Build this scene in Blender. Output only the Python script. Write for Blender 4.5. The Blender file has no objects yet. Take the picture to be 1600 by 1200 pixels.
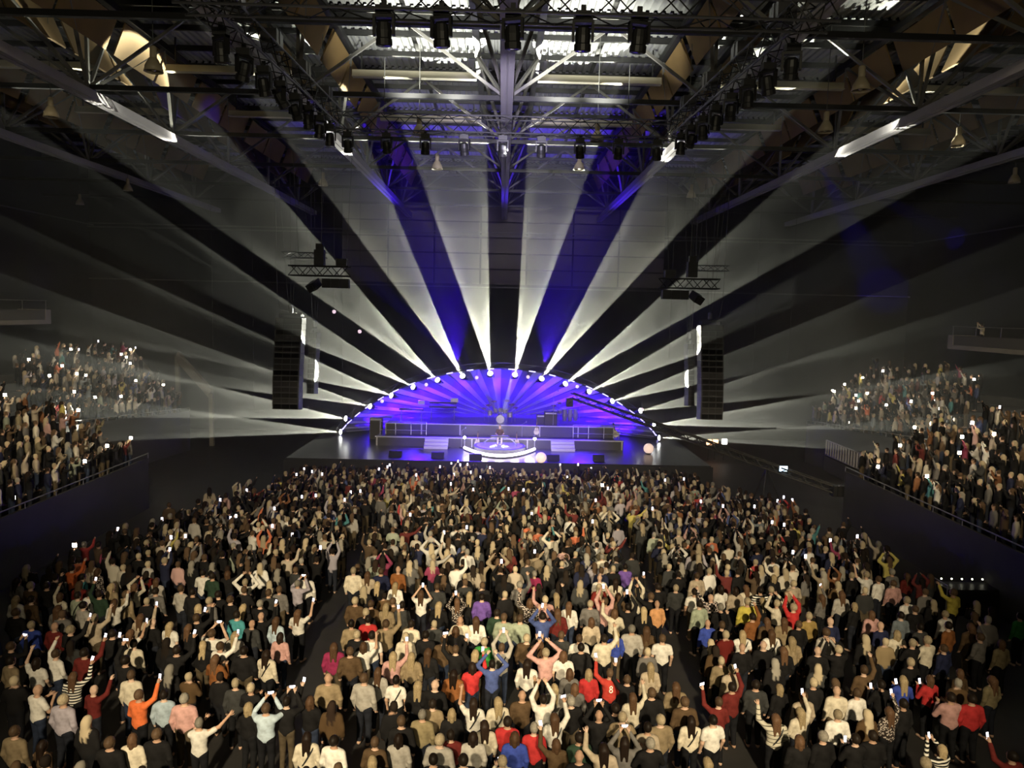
import bpy, math, random
import numpy as np
from mathutils import Vector, Matrix

# ------------------------------------------------------------------ camera, world, exposure, house lights
F = 1160.0          # focal length in pixels of the 1600x1200 frame
CH = 11.0           # eye height above the arena floor (upper tier seat)
_d = Vector((-15, 113, -F)).normalized()
_x = Vector((1, -0.021, 0)); _x.z = -(_x.x*_d.x + _x.y*_d.y)/_d.z; _x.normalize()
_z = _x.cross(_d)
ROT = Matrix(((_x.x, _d.x, _z.x), (_x.y, _d.y, _z.y), (_x.z, _d.z, _z.z)))
RT = ROT.transposed(); CAM = Vector((0, 0, CH))
def ray(x, y): return RT @ Vector((x-800, 600-y, -F))
def atY(x, y, Y):
    r = ray(x, y); return CAM + r*(Y/r.y)
def atZ(x, y, z):
    r = ray(x, y); return CAM + r*((z-CH)/r.z)
sc = bpy.context.scene
C = sc.collection
cd = bpy.data.cameras.new('camera'); co = bpy.data.objects.new('camera', cd); C.objects.link(co)
cd.sensor_width = 36; cd.lens = 36*F/1600; cd.clip_end = 500
co.matrix_world = Matrix.Translation(CAM) @ RT.to_4x4(); sc.camera = co
vs = sc.view_settings
vs.view_transform = 'Standard'; vs.look = 'None'; vs.exposure = 0.0; vs.gamma = 1.0; vs.use_curve_mapping = False
cy = sc.cycles
cy.use_denoising = True; cy.max_bounces = 3; cy.diffuse_bounces = 1; cy.glossy_bounces = 2
cy.transmission_bounces = 2; cy.volume_bounces = 0; cy.sample_clamp_indirect = 3.0
cy.light_sampling_threshold = .03
cy.caustics_reflective = False; cy.caustics_refractive = False
w = bpy.data.worlds.new('world'); sc.world = w; w.use_nodes = True
w.node_tree.nodes['Background'].inputs[0].default_value = (0.003, 0.003, 0.0025, 1)

def light_shape(l, deg, base, rim, power=4.0):
    """lens profile of a beam fixture: brighter towards the rim of the cone"""
    l.use_nodes = True; nt = l.node_tree; em = nt.nodes['Emission']
    tc = nt.nodes.new('ShaderNodeTexCoord'); sx = nt.nodes.new('ShaderNodeSeparateXYZ')
    nt.links.new(tc.outputs['Normal'], sx.inputs[0])
    def m(op, a, b=None):
        n = nt.nodes.new('ShaderNodeMath'); n.operation = op
        for i, v in enumerate((a, b)):
            if v is None: continue
            if isinstance(v, (int, float)): n.inputs[i].default_value = v
            else: nt.links.new(v, n.inputs[i])
        return n.outputs[0]
    r = m('SQRT', m('ADD', m('MULTIPLY', sx.outputs[0], sx.outputs[0]), m('MULTIPLY', sx.outputs[1], sx.outputs[1])))
    q = m('DIVIDE', r, math.sin(math.radians(deg/2)))
    nt.links.new(m('ADD', m('MULTIPLY', m('POWER', q, power), rim), base), em.inputs['Strength'])
def spot(name, loc, tgt, power, deg, col=(1, 1, 1), blend=.1, rad=.05, rim=None, parent=None):
    l = bpy.data.lights.new(name, 'SPOT'); l.energy = power; l.spot_size = math.radians(deg)
    l.spot_blend = blend; l.color = col; l.shadow_soft_size = rad
    o = bpy.data.objects.new(name, l); C.objects.link(o); o.location = loc
    o.rotation_euler = (Vector(tgt)-Vector(loc)).to_track_quat('-Z', 'Y').to_euler()
    if rim: light_shape(l, deg, *rim)
    return o
# audience lamps on the house bridge behind and above the camera
WARM = (1.0, .84, .56)
spot('house_and_fill_lamp', (-6, -7, 15.5), (-4.5, 25.5, 1), 54000, 38, WARM, 1.0, .5)
spot('house_and_fill_lamp', (6, -7, 15.5), (5.5, 26.5, 1), 52000, 37, WARM, 1.0, .5)
spot('house_and_fill_lamp', (-9, 6, 20.5), (-27, 44, 4.5), 30000, 36, WARM, .9, .4)
spot('house_and_fill_lamp', (9, 6, 20.5), (26, 44, 4.5), 30000, 36, WARM, .9, .4)

spot('house_and_fill_lamp', (0, -5, 14), (0, 34, 21), 4000, 110, (1, .88, .6), 1.0, .6)  # added upward fill in place of ambient hall light on the roof

# ------------------------------------------------------------------ materials
MATS = {}
def mat(name, col, rough=.7, metal=0.0, emit=None, es=0.0, noise=None, bump=None, alpha=None):
    if name in MATS: return MATS[name]
    m = bpy.data.materials.new(name); m.use_nodes = True; nt = m.node_tree; b = nt.nodes['Principled BSDF']
    b.inputs['Base Color'].default_value = (*col, 1); b.inputs['Roughness'].default_value = rough; b.inputs['Metallic'].default_value = metal
    if emit:
        b.inputs['Emission Color'].default_value = (*emit, 1); b.inputs['Emission Strength'].default_value = es
        m.cycles.emission_sampling = 'NONE'
    if noise or bump:
        tc = nt.nodes.new('ShaderNodeTexCoord'); n = nt.nodes.new('ShaderNodeTexNoise')
        n.inputs['Scale'].default_value = (noise or bump)[0]; n.inputs['Detail'].default_value = 4
        nt.links.new(tc.outputs['Object'], n.inputs['Vector'])
        if noise:
            mx = nt.nodes.new('ShaderNodeMix'); mx.data_type = 'RGBA'
            k = noise[1]
            mx.inputs[6].default_value = (*[c*(1-k) for c in col], 1); mx.inputs[7].default_value = (*[min(1, c*(1+k)) for c in col], 1)
            nt.links.new(n.outputs['Fac'], mx.inputs[0]); nt.links.new(mx.outputs[2], b.inputs['Base Color'])
        if bump:
            bp = nt.nodes.new('ShaderNodeBump'); bp.inputs['Strength'].default_value = bump[1]
            nt.links.new(n.outputs['Fac'], bp.inputs['Height']); nt.links.new(bp.outputs[0], b.inputs['Normal'])
    MATS[name] = m; return m
def objcol_mat(name, kind='plain', rough=.85):
    """cloth / skin / hair whose colour is the object's own colour, with woven or printed variation"""
    m = bpy.data.materials.new(name); m.use_nodes = True; nt = m.node_tree; b = nt.nodes['Principled BSDF']
    b.inputs['Roughness'].default_value = rough; b.inputs['Specular IOR Level'].default_value = .12
    oi = nt.nodes.new('ShaderNodeObjectInfo'); tc = nt.nodes.new('ShaderNodeTexCoord')
    mx = nt.nodes.new('ShaderNodeMix'); mx.data_type = 'RGBA'; mx.blend_type = 'MIX'
    def ramp(src, lo, hi):
        r = nt.nodes.new('ShaderNodeMapRange'); r.inputs[1].default_value = lo; r.inputs[2].default_value = hi
        nt.links.new(src, r.inputs[0]); return r.outputs[0]
    if kind == 'stripe':
        t = nt.nodes.new('ShaderNodeTexWave'); t.bands_direction = 'Z'; t.inputs['Scale'].default_value = 4.2
        nt.links.new(tc.outputs['Object'], t.inputs['Vector']); fac = ramp(t.outputs['Fac'], .45, .55); other = (.015, .014, .013, 1)
    elif kind == 'thin':
        t = nt.nodes.new('ShaderNodeTexWave'); t.bands_direction = 'Z'; t.inputs['Scale'].default_value = 3.2
        nt.links.new(tc.outputs['Object'], t.inputs['Vector']); fac = ramp(t.outputs['Fac'], .12, .03); other = (.06, .05, .035, 1)
    elif kind == 'check':
        t = nt.nodes.new('ShaderNodeTexChecker'); t.inputs['Scale'].default_value = 14
        nt.links.new(tc.outputs['Object'], t.inputs['Vector']); fac = t.outputs['Fac']; other = (.02, .018, .018, 1)
    elif kind == 'print':
        t = nt.nodes.new('ShaderNodeTexVoronoi'); t.inputs['Scale'].default_value = 22
        nt.links.new(tc.outputs['Object'], t.inputs['Vector']); fac = ramp(t.outputs['Distance'], .35, .5); other = (.03, .022, .018, 1)
    elif kind == 'hair':
        t = nt.nodes.new('ShaderNodeTexNoise'); t.inputs['Scale'].default_value = 30
        nt.links.new(tc.outputs['Object'], t.inputs['Vector']); fac = ramp(t.outputs['Fac'], .3, .8); other = None
    else:
        t = nt.nodes.new('ShaderNodeTexNoise'); t.inputs['Scale'].default_value = 9
        nt.links.new(tc.outputs['Object'], t.inputs['Vector']); fac = ramp(t.outputs['Fac'], .35, .9); other = None
    nt.links.new(fac, mx.inputs[0]); nt.links.new(oi.outputs['Color'], mx.inputs[6])
    if other: mx.inputs[7].default_value = other
    else:
        d = nt.nodes.new('ShaderNodeMix'); d.data_type = 'RGBA'; d.blend_type = 'MULTIPLY'; d.inputs[0].default_value = 1
        nt.links.new(oi.outputs['Color'], d.inputs[6]); d.inputs[7].default_value = (.55, .53, .5, 1)
        nt.links.new(d.outputs[2], mx.inputs[7])
    nt.links.new(mx.outputs[2], b.inputs['Base Color']); return m
CLOTH = {k: objcol_mat('cloth_'+k, k) for k in ('plain', 'stripe', 'thin', 'check', 'print')}
SKIN = objcol_mat('skin', 'plain', .55); HAIR = objcol_mat('hair', 'hair', .5)

# ------------------------------------------------------------------ mesh helpers
class MB:
    def __init__(s): s.v = []; s.f = []; s.mi = []
    def add(s, v, f, mi=0):
        o = len(s.v); s.v += [tuple(p) for p in v]; s.f += [tuple(i+o for i in q) for q in f]; s.mi += [mi]*len(f); return s
    def box(s, a, b, mi=0):
        v = [(x, y, z) for x in (a[0], b[0]) for y in (a[1], b[1]) for z in (a[2], b[2])]
        return s.add(v, [(0, 1, 3, 2), (4, 6, 7, 5), (0, 4, 5, 1), (2, 3, 7, 6), (0, 2, 6, 4), (1, 5, 7, 3)], mi)
    def bar(s, p, q, wx, wz=None, mi=0, up=(0, 0, 1)):
        """square bar from p to q"""
        p = Vector(p); q = Vector(q); wz = wz or wx; d = (q-p).normalized(); u = Vector(up)
        if abs(d.dot(u)) > .98: u = Vector((0, 1, 0))
        a = d.cross(u).normalized(); b = a.cross(d)
        v = []
        for c in (p, q):
            for i, j in ((-1, -1), (1, -1), (1, 1), (-1, 1)): v.append(c + a*(i*wx/2) + b*(j*wz/2))
        return s.add(v, [(0, 3, 2, 1), (4, 5, 6, 7), (0, 1, 5, 4), (1, 2, 6, 5), (2, 3, 7, 6), (3, 0, 4, 7)], mi)
    def tube(s, pts, r, n=6, mi=0, r2=None):
        pts = [Vector(p) for p in pts]; v = []; f = []
        for k, p in enumerate(pts):
            d = (pts[min(k+1, len(pts)-1)]-pts[max(k-1, 0)]).normalized()
            u = Vector((0, 0, 1)) if abs(d.z) < .9 else Vector((1, 0, 0))
            a = d.cross(u).normalized(); b = a.cross(d)
            rr = r if r2 is None else r+(r2-r)*k/(len(pts)-1)
            for i in range(n):
                t = 2*math.pi*i/n; v.append(p + a*(rr*math.cos(t)) + b*(rr*math.sin(t)))
        for k in range(len(pts)-1):
            for i in range(n): f.append((k*n+i, k*n+(i+1) % n, (k+1)*n+(i+1) % n, (k+1)*n+i))
        f.append(tuple(range(n-1, -1, -1))); f.append(tuple((len(pts)-1)*n+i for i in range(n)))
        return s.add(v, f, mi)
    def lathe(s, prof, n=16, c=(0, 0, 0), mi=0, M=None, cap=True):
        v = []; f = []
        for r, z in prof:
            for i in range(n):
                t = 2*math.pi*i/n; p = Vector((r*math.cos(t), r*math.sin(t), z))
                if M is not None: p = M @ p
                v.append(p + Vector(c))
        for k in range(len(prof)-1):
            for i in range(n): f.append((k*n+i, k*n+(i+1) % n, (k+1)*n+(i+1) % n, (k+1)*n+i))
        if cap: f.append(tuple(range(n-1, -1, -1))); f.append(tuple((len(prof)-1)*n+i for i in range(n)))
        return s.add(v, f, mi)
    def ball(s, c, r, n=12, mi=0, sc3=(1, 1, 1)):
        m = n//2
        prof = [(max(1e-4, r*math.sin(math.pi*k/m)), -r*math.cos(math.pi*k/m)) for k in range(m+1)]
        return s.lathe(prof, n, c, mi, M=Matrix.Diagonal(sc3))
    def build(s, name, m, parent=None, smooth=False):
        me = bpy.data.meshes.new(name); me.from_pydata(s.v, [], s.f)
        for q in (m if isinstance(m, (list, tuple)) else [m]): me.materials.append(q)
        if any(s.mi): me.polygons.foreach_set('material_index', s.mi)
        if smooth: me.polygons.foreach_set('use_smooth', [True]*len(s.f))
        o = bpy.data.objects.new(name, me); C.objects.link(o)
        if parent: o.parent = parent
        return o
def share(name, me, parent=None, loc=(0, 0, 0), rot=None, scale=None):
    o = bpy.data.objects.new(name, me); C.objects.link(o); o.location = loc
    if rot: o.rotation_euler = rot
    if scale: o.scale = scale
    if parent: o.parent = parent
    return o
def tag(o, label, cat, group=None, kind=None):
    o['label'] = label; o['category'] = cat
    if group: o['group'] = group
    if kind: o['kind'] = kind
    return o
def struct(o): o['kind'] = 'structure'; return o
def empty(name, loc=(0, 0, 0)):
    o = bpy.data.objects.new(name, None); C.objects.link(o); o.location = loc; return o
ORD = ['first', 'second', 'third', 'fourth', 'fifth', 'sixth', 'seventh', 'eighth', 'ninth', 'tenth', 'eleventh', 'twelfth', 'thirteenth', 'fourteenth']
rnd = random.Random(7)

M_floor = mat('arena_floor', (.03, .028, .026), .55, noise=(1.5, .4))
M_wall = mat('dark_wall', (.018, .018, .017), .9, noise=(.6, .3))
M_backwall = mat('back_wall_cladding', (.20, .18, .15), .85, noise=(.8, .25))
M_deck = mat('metal_deck', (.55, .56, .54), .45, .3, noise=(1.2, .15))
M_steel = mat('dark_steel', (.03, .03, .03), .45, .4)
M_chord = mat('painted_chord', (.36, .34, .36), .5, noise=(2, .12))
M_strut = mat('painted_strut', (.16, .155, .14), .5)
M_cream = mat('cream_beam', (.55, .50, .36), .6, noise=(1, .15))
M_board = mat('tan_board', (.22, .14, .05), .8, noise=(1.3, .2))
M_alu = mat('aluminium', (.16, .16, .17), .35, .8)
M_black = mat('black_plastic', (.012, .012, .013), .5)
M_lamp = mat('lamp_shade_enamel', (.45, .38, .26), .45)
M_concrete = mat('concrete', (.22, .20, .17), .9, noise=(2, .2))
M_cable = mat('cable', (.11, .11, .10), .6)
M_white = mat('white_lens', (1, 1, 1), .3, emit=(1, 1, .95), es=30)

# ------------------------------------------------------------------ the hall
XW, YB, ZC = 36.0, 66.0, 22.6
struct(MB().box((-XW, -8, -.3), (XW, YB, 0)).build('floor', M_floor))
wb = struct(MB().box((-XW, YB, 0), (XW, YB+.3, ZC)).build('wall_back', M_wall))
struct(MB().box((-XW-.3, -8, 0), (-XW, YB, ZC)).build('wall_left', M_wall))
struct(MB().box((XW, -8, 0), (XW+.3, YB, ZC)).build('wall_right', M_wall))
# cladding panels and ledges of the end wall above the stage
pm = MB().box((-1.95, -.06, -.62), (1.95, 0, .62)).build('cladding_panel', M_backwall, wb)
k = 0
for iz in range(5):
    for ix in range(-3, 4):
        o = pm if k == 0 else share('cladding_panel', pm.data, wb); k += 1
        o.location = (ix*4.05, YB-.02, 14.0+iz*1.36)
for z in (13.1, 17.55, 17.85):
    MB().bar((-XW, YB-.35, z), (XW, YB-.35, z), .12, .1).build('ledge', M_strut, wb)
MB().box((-XW, YB-.1, 0), (XW, YB-.02, 13)).build('drape', M_wall, wb)
for s, n in ((-1, 'left'), (1, 'right')):
    t = MB().bar((s*(XW-.3), 20, 17.7), (s*(XW-.3), YB, 17.7), .1, .1).build('trim_%d' % (1 if s < 0 else 2), M_strut); struct(t)
# ceiling of corrugated deck sheets
ce = struct(MB().box((-XW, -8, ZC+.25), (XW, YB+.3, ZC+.5)).build('ceiling', M_wall))
NODEY = [22.5+7.4*i for i in range(6)]
TRX = [-24.3, -16.2, -8.1, 0, 8.1, 16.2, 24.3]
def deck_mesh():
    b = MB(); n = 12; W = 3.85; L = 7.2
    for i in range(n):
        x0 = -W/2+W*i/n; dx = W/n
        xs = [x0, x0+dx*.45, x0+dx*.55, x0+dx*.95, x0+dx]; zs = [0, 0, .09, .09, 0]
        for q in range(4):
            b.add([(xs[q], -L/2, zs[q]), (xs[q+1], -L/2, zs[q+1]), (xs[q+1], L/2, zs[q+1]), (xs[q], L/2, zs[q])], [(0, 1, 2, 3)])
    return b
dk = deck_mesh().build('deck_sheet', M_deck, ce); k = 0
for iy in range(6):
    for ix in range(-8, 8):
        o = dk if k == 0 else share('deck_sheet', dk.data, ce); k += 1
        o.location = (ix*4.05+2.02, 22.5+7.4*iy+3.7, ZC)
pu = MB().box((-XW, -.06, -.22), (XW, .06, 0)).build('purlin', M_steel, ce); k = 0
for iy in range(19):
    o = pu if k == 0 else share('purlin', pu.data, ce); k += 1
    o.location = (0, 22.5+2.47*iy, ZC-.02)
# longitudinal roof trusses: painted bottom chord, two top chords, web diagonals, tan boards on the slopes
cb = MB(); cb.box((-.23, 10, -.17), (-.03, 64.5, .17)); cb.box((.03, 10, -.17), (.23, 64.5, .17)); cb.box((-.05, 10, .08), (.05, 64.5, .14))
chord = None
tc_ = MB().box((-.13, 10, -.13), (.13, 64.5, .13)); topc = None
names = ['outermost roof truss at the left end of the hall', 'roof truss over the left stand beside the left bell lamps', 'roof truss running left of the central one',
         'central roof truss with pale twin bottom chord above the stage', 'roof truss running right of the central one', 'roof truss over the right stand beside the right bell lamps',
         'outermost roof truss at the right end of the hall']
diag = {}
for ti, X in enumerate(TRX):
    t = empty('roof_truss', (X, 0, 19.0)); tag(t, names[ti], 'truss', 'roof trusses running towards the stage')
    if chord is None: chord = cb.build('bottom_chord', M_chord, t)
    else: share('bottom_chord', chord.data, t)
    for s in (-1, 1):
        if topc is None: topc = tc_.build('top_chord', M_steel, t); topc.location = (s*1.3, 0, 3.1)
        else: share('top_chord', topc.data, t, (s*1.3, 0, 3.1))
    for yi, Y in enumerate(NODEY):
        for s in (-1, 1):
            for q, dy in (('a', 3.7), ('b', -3.7)):
                key = (s, q)
                if key not in diag:
                    diag[key] = MB().bar((0, 0, .15), (s*1.3, dy, 3.0), .12).build('web_diagonal', M_strut, t); diag[key].location = (0, Y, 0)
                else: share('web_diagonal', diag[key].data, t, (0, Y, 0))
        if 'v' not in diag:
            diag['v'] = MB().bar((0, 0, .15), (0, 0, 3.2), .12).build('web_post', M_strut, t); diag['v'].location = (0, Y, 0)
        else: share('web_post', diag['v'].data, t, (0, Y, 0))
        if X != 0 and yi < 5:
            for s, j in ((-1, 0), (-1, 1), (1, 0), (1, 1)):
                key = ('p', s)
                if key not in diag:
                    a, b = .72, 1.22
                    v = [(s*a, 0, 1.7), (s*a, 3.3, 1.7), (s*b, 3.3, 2.9), (s*b, 0, 2.9)]
                    v += [(x+s*.05, y, z-.04) for x, y, z in v]
                    diag[key] = MB().add(v, [(0, 1, 2, 3), (7, 6, 5, 4), (0, 4, 5, 1), (1, 5, 6, 2), (2, 6, 7, 3), (3, 7, 4, 0)]).build('acoustic_board', M_board, t)
                    diag[key].location = (0, Y+.5+3.5*j, 0)
                else: share('acoustic_board', diag[key].data, t, (0, Y+.5+3.5*j, 0))
# cross trusses
ct = {}
for yi, Y in enumerate(NODEY):
    t = empty('cross_truss', (0, Y, 19.0))
    tag(t, '%s cross beam of the roof counted from the stage end' % ORD[5-yi], 'truss', 'roof beams crossing the hall')
    if not ct:
        ct['b'] = MB().box((-XW+.05, -.09, .18), (XW-.05, .09, .36)).build('bottom_bar', M_steel, t)
        ct['t'] = MB().box((-XW+.05, -.1, 3.05), (XW-.05, .1, 3.3)).build('top_bar', M_steel, t)
        for i, X in enumerate(TRX):
            for s in (-1, 1):
                o = MB().bar((0, 0, .25), (s*4.05, 0, 3.1), .11).build('web_diagonal', M_strut, t); o.location = (X, 0, 0); ct[s] = o
                if i: o.data = ct['d', s].data
                else: ct['d', s] = o
    else:
        share('bottom_bar', ct['b'].data, t); share('top_bar', ct['t'].data, t)
        for X in TRX:
            for s in (-1, 1): share('web_diagonal', ct['d', s].data, t, (X, 0, 0))
# cream transverse girders between the trusses
gk = 0
for Y in (33.6, 41.0):
    for X in (-20.2, -12.1, -4.05, 4.05, 12.1, 20.2):
        g = MB().box((-2.7, -.08, -.12), (2.7, .08, .14)).box((-2.7, -.16, -.16), (2.7, .16, -.12)).build('roof_girder', M_cream)
        g.location = (X, Y, 21.2); gk += 1
        for s in (-1, 1): MB().bar((s*2.3, 0, .2), (s*2.3, 0, 1.3), .06).build('hanger', M_steel, g)
        tag(g, 'cream girder under the roof deck, %s from the left in the %s row' % (ORD[[-20.2, -12.1, -4.05, 4.05, 12.1, 20.2].index(X)], 'near' if Y < 40 else 'far'), 'girder', 'cream girders under the roof')

# ------------------------------------------------------------------ bell lamps (unlit high bay lamps)
lamp0 = None
LAMPS = [(240, 108), (80, 180), (200, 296), (655, 208), (683, 262), (933, 218), (905, 263), (505, 288), (1080, 306), (1345, 138), (1497, 225), (1585, 283), (125, 318), (1290, 203)]
LWHERE = ['large bell lamp high above the left stand', 'bell lamp at the far left edge near a lit strut', 'small bell lamp over the dark left wall', 'bell lamp beside the moving lights left of centre',
          'bell lamp hanging below the middle left of the central truss', 'bell lamp beside the moving lights right of centre', 'bell lamp hanging below the middle right of the central truss',
          'bell lamp above the left flown lighting truss', 'bell lamp above the right flown lighting truss', 'large bell lamp high above the right stand', 'bell lamp at the right edge between two lit struts',
          'bell lamp at the far right edge of the roof', 'low bell lamp at the left end of the hall', 'bell lamp under the right cream girder']
for i, (x, y) in enumerate(LAMPS):
    p = atZ(x, y, 18.0)
    t = empty('bell_lamp', p); tag(t, LWHERE[i], 'lamp', 'bell lamps under the roof')
    if lamp0 is None:
        lamp0 = [('shade', MB().lathe([(.11, .32), (.14, .28), (.24, .1), (.28, -.08), (.26, -.08), (.22, .1), (.12, .26)], 18, cap=False).build('shade', M_lamp, t, True)),
                 ('housing', MB().lathe([(.09, .3), (.1, .34), (.1, .62), (.07, .66)], 14).build('housing', M_lamp, t, True)),
                 ('bulb', MB().ball((0, 0, .02), .09, 10).build('bulb', mat('lamp_glass', (.8, .75, .6), .2), t, True)),
                 ('cable', MB().tube([(0, 0, .64), (0, 0, 4.35)], .012, 5).build('cable', M_cable, t))]
    else:
        for n, o in lamp0: share(n, o.data, t)

# ------------------------------------------------------------------ lattice truss builder (parts: chords, braces)
def lattice(t, p, q, size, mchord, mbrace, step=None, rc=.028, rb=.016):
    p = Vector(p); q = Vector(q); d = (q-p); L = d.length; d.normalize()
    u = Vector((0, 0, 1)) if abs(d.z) < .9 else Vector((0, 1, 0))
    a = d.cross(u).normalized(); b = a.cross(d); h = size/2
    cs = [(-1, -1), (1, -1), (1, 1), (-1, 1)]
    for i, j in cs: MB().tube([p+a*(i*h)+b*(j*h), q+a*(i*h)+b*(j*h)], rc, 6).build('chord', mchord, t)
    n = max(2, int(L/(step or size*1.15))); cache = {}
    for f in range(4):
        c0 = a*(cs[f][0]*h)+b*(cs[f][1]*h); c1 = a*(cs[(f+1) % 4][0]*h)+b*(cs[(f+1) % 4][1]*h)
        for k in range(n):
            x0 = d*(L*k/n); x1 = d*(L*(k+1)/n)
            s, e = (c0, c1+x1-x0) if k % 2 == 0 else (c1, c0+x1-x0)
            key = (f, k % 2)
            if key not in cache:
                cache[key] = MB().tube([s, e], rb, 5).build('brace', mbrace, t); cache[key].location = p+x0
            else: share('brace', cache[key].data, t, p+x0)
# moving head fixture
mh = {}
def moving_head(t, loc, size, pitch=0.0, lit=False, pan=0.0):
    """hung from above: clamp base, yoke, head with lens; returns head part"""
    if not mh:
        mh['base'] = MB().box((-.16, -.12, -.10), (.16, .12, .06)).box((-.05, -.03, .06), (.05, .03, .2)).build('base', M_black)
        mh['yoke'] = MB().box((-.22, -.06, -.5), (-.17, .06, -.1)).box((.17, -.06, -.5), (.22, .06, -.1)).box((-.22, -.07, -.16), (.22, .07, -.1)).build('yoke', M_black)
        mh['head'] = MB().lathe([(.08, .2), (.14, .16), (.16, .02), (.15, -.12), (.17, -.14), (.17, -.26), (.15, -.27)], 14).build('head', M_black, smooth=False)
        mh['lens'] = MB().lathe([(.15, -.272), (.1, -.285), (.001, -.29)], 14, cap=False).build('lens', mat('dark_lens', (.05, .05, .06), .1))
        mh['lens_lit'] = MB().lathe([(.15, -.272), (.1, -.285), (.001, -.29)], 14, cap=False).build('lens', M_white)
        for o in list(mh.values()): C.objects.unlink(o)
    share('base', mh['base'].data, t); share('yoke', mh['yoke'].data, t, rot=(0, 0, pan))
    hd = share('head', mh['head'].data, t, (0, 0, -.42), rot=(pitch, 0, pan))
    share('lens', mh['lens_lit' if lit else 'lens'].data, hd)
    t.location = loc; t.scale = (size,)*3
    return hd
# flown lighting rig: rectangle of trusses with moving lights
RZ = 18.0
rig = [((-6.6, 29, RZ), (6.6, 29, RZ), 'far lighting truss crossing the hall above the audience', .62),
       ((-6.6, 15.6, 17.2), (6.6, 15.6, 17.2), 'near lighting truss at the top edge with big moving lights', .62),
       ((-6.4, 15.6, 17.4), (-6.4, 28.7, RZ), 'lighting truss on the left side running towards the stage', .6),
       ((6.4, 15.6, 17.4), (6.4, 28.7, RZ), 'lighting truss on the right side running towards the stage', .6)]
for p, q, lab, size in rig:
    t = empty('lighting_truss'); tag(t, lab, 'truss', 'flown lighting trusses')
    lattice(t, p, q, size, M_alu, M_steel, step=.62)
    for f in (.15, .85):
        P = Vector(p).lerp(Vector(q), f); MB().tube([P+Vector((0, 0, .3)), (P.x, P.y, 20.4)], .015, 5).build('hoist_chain', M_cable, t)
for i in range(9):
    t = empty('moving_light'); tag(t, '%s moving light from the left hanging under the far lighting truss' % ORD[i], 'stage light', 'moving lights on the far truss')
    moving_head(t, (-6.0+1.47*i, 29, RZ-.42), 1.0, pitch=.35, pan=rnd.uniform(-.3, .3))
for i, x in enumerate((600, 690, 802, 912, 1000)):
    p = atY(x, 14, 15.6)
    t = empty('moving_light'); tag(t, '%s large moving light from the left at the top edge of the picture' % ORD[i], 'stage light', 'moving lights on the near truss')
    moving_head(t, (p.x, 15.6, 16.86+.12), 1.0, pitch=.2, pan=rnd.uniform(-.3, .3))
for s, nm in ((-1, 'left'), (1, 'right')):
    for i in range(8):
        t = empty('moving_light'); tag(t, '%s moving light from the stage end under the %s side truss' % (ORD[7-i], nm), 'stage light', 'moving lights on the side trusses')
        moving_head(t, (s*6.4, 17.3+1.5*i, RZ-.6+.6*(1.7+1.5*i)/13.1-.41), 1.0, pitch=rnd.uniform(0, .6), pan=rnd.uniform(-1, 1))
        if i % 2 == 0:
            c = tag(MB().box((-.22, -.3, -.2), (.22, .3, .2)).box((-.24, -.05, -.22), (.24, .05, .22)).build('cable_box', M_alu), '%s dimmer box from the near end on the %s side truss' % (ORD[i//2], nm), 'box', 'dimmer boxes on the side trusses')
            c.location = (s*6.4, 18+1.5*i, 17.4+.6*(2.4+1.5*i)/13.1+.55)

# ------------------------------------------------------------------ flown line arrays
M_grille = mat('speaker_grille', (.045, .042, .04), .6, bump=(60, .3))
M_cab = mat('speaker_cabinet', (.10, .10, .10), .6)
M_cabf = mat('speaker_front', (.018, .017, .016), .7)
def line_array(px, top, bot, Y, n, W, D, lab, s, cable_to=19.0):
    P = atY(px, top, Y); Q = atY(px, bot, Y); H = P.z-Q.z; h = H/n
    t = empty('line_array', P); tag(t, lab, 'loudspeaker', 'flown line arrays beside the stage')
    cab = MB().box((-W/2, 0, -h+.012), (W/2, D, 0)); gr = MB()
    for g in range(3):
        x0 = -W/2+.05+g*(W-.1)/3; gr.box((x0+.02, -.03, -h+.06), (x0+(W-.1)/3-.02, .0, -.03))
    cb_ = None
    for k in range(n):
        ty = -.0035*k*k*h*12/n; rx = -math.radians(.9*k)*12/n*.6
        if cb_ is None:
            cb_ = cab.build('cabinet', [M_cab], t); g0 = gr.build('grille', M_grille, cb_)
            o = cb_
            MB().box((-W/2, -.012, -h+.002), (W/2, -.001, .01)).build('front_plate', M_cabf, cb_)
            fp = cb_.children[-1]
        else:
            o = share('cabinet', cb_.data, t); share('grille', g0.data, o); share('front_plate', fp.data, o)
        o.location = (s*.02*k, -ty*0+.02*max(0, k-n*.6)**1.5, -k*h); o.rotation_euler = (rx, 0, 0)
    MB().box((-W/2+.1, .1, .02), (-W/2+.2, D-.1, .22)).box((W/2-.2, .1, .02), (W/2-.1, D-.1, .22)).box((-W/2+.1, D/2-.06, .16), (W/2-.1, D/2+.06, .28)).build('fly_frame', M_alu, t)
    MB().lathe([(.12, .3), (.16, .36), (.16, .72), (.1, .8)], 10, (0, D/2, 0)).build('hoist', M_alu, t)
    for dx in (-.35, 0, .3): MB().tube([(dx*.4, D/2, .75), (dx*2, D/2, cable_to-P.z)], .013, 4).build('chain', M_cable, t)
    MB().tube([(-s*0+W*.2, D*.6, .3), (W*.45*s, D*.7, .5), (W*.55*s, D*.7, 1.6), (W*.6*s, D*.7, cable_to-P.z)], .025, 5).build('signal_cable', M_cable, t)
line_array(451, 497, 641, 45.5, 16, 1.62, .95, 'main flown line array hanging left of the stage', -1)
line_array(489, 520, 616, 49, 12, .5, 1.1, 'slim flown line array just right of the left main array', -1)
line_array(1113, 508, 657, 45.5, 16, 1.4, .95, 'main flown line array hanging right of the stage', 1)
line_array(1080, 538, 635, 49, 12, .42, 1.1, 'slim flown line array just left of the right main array', 1)
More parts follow.
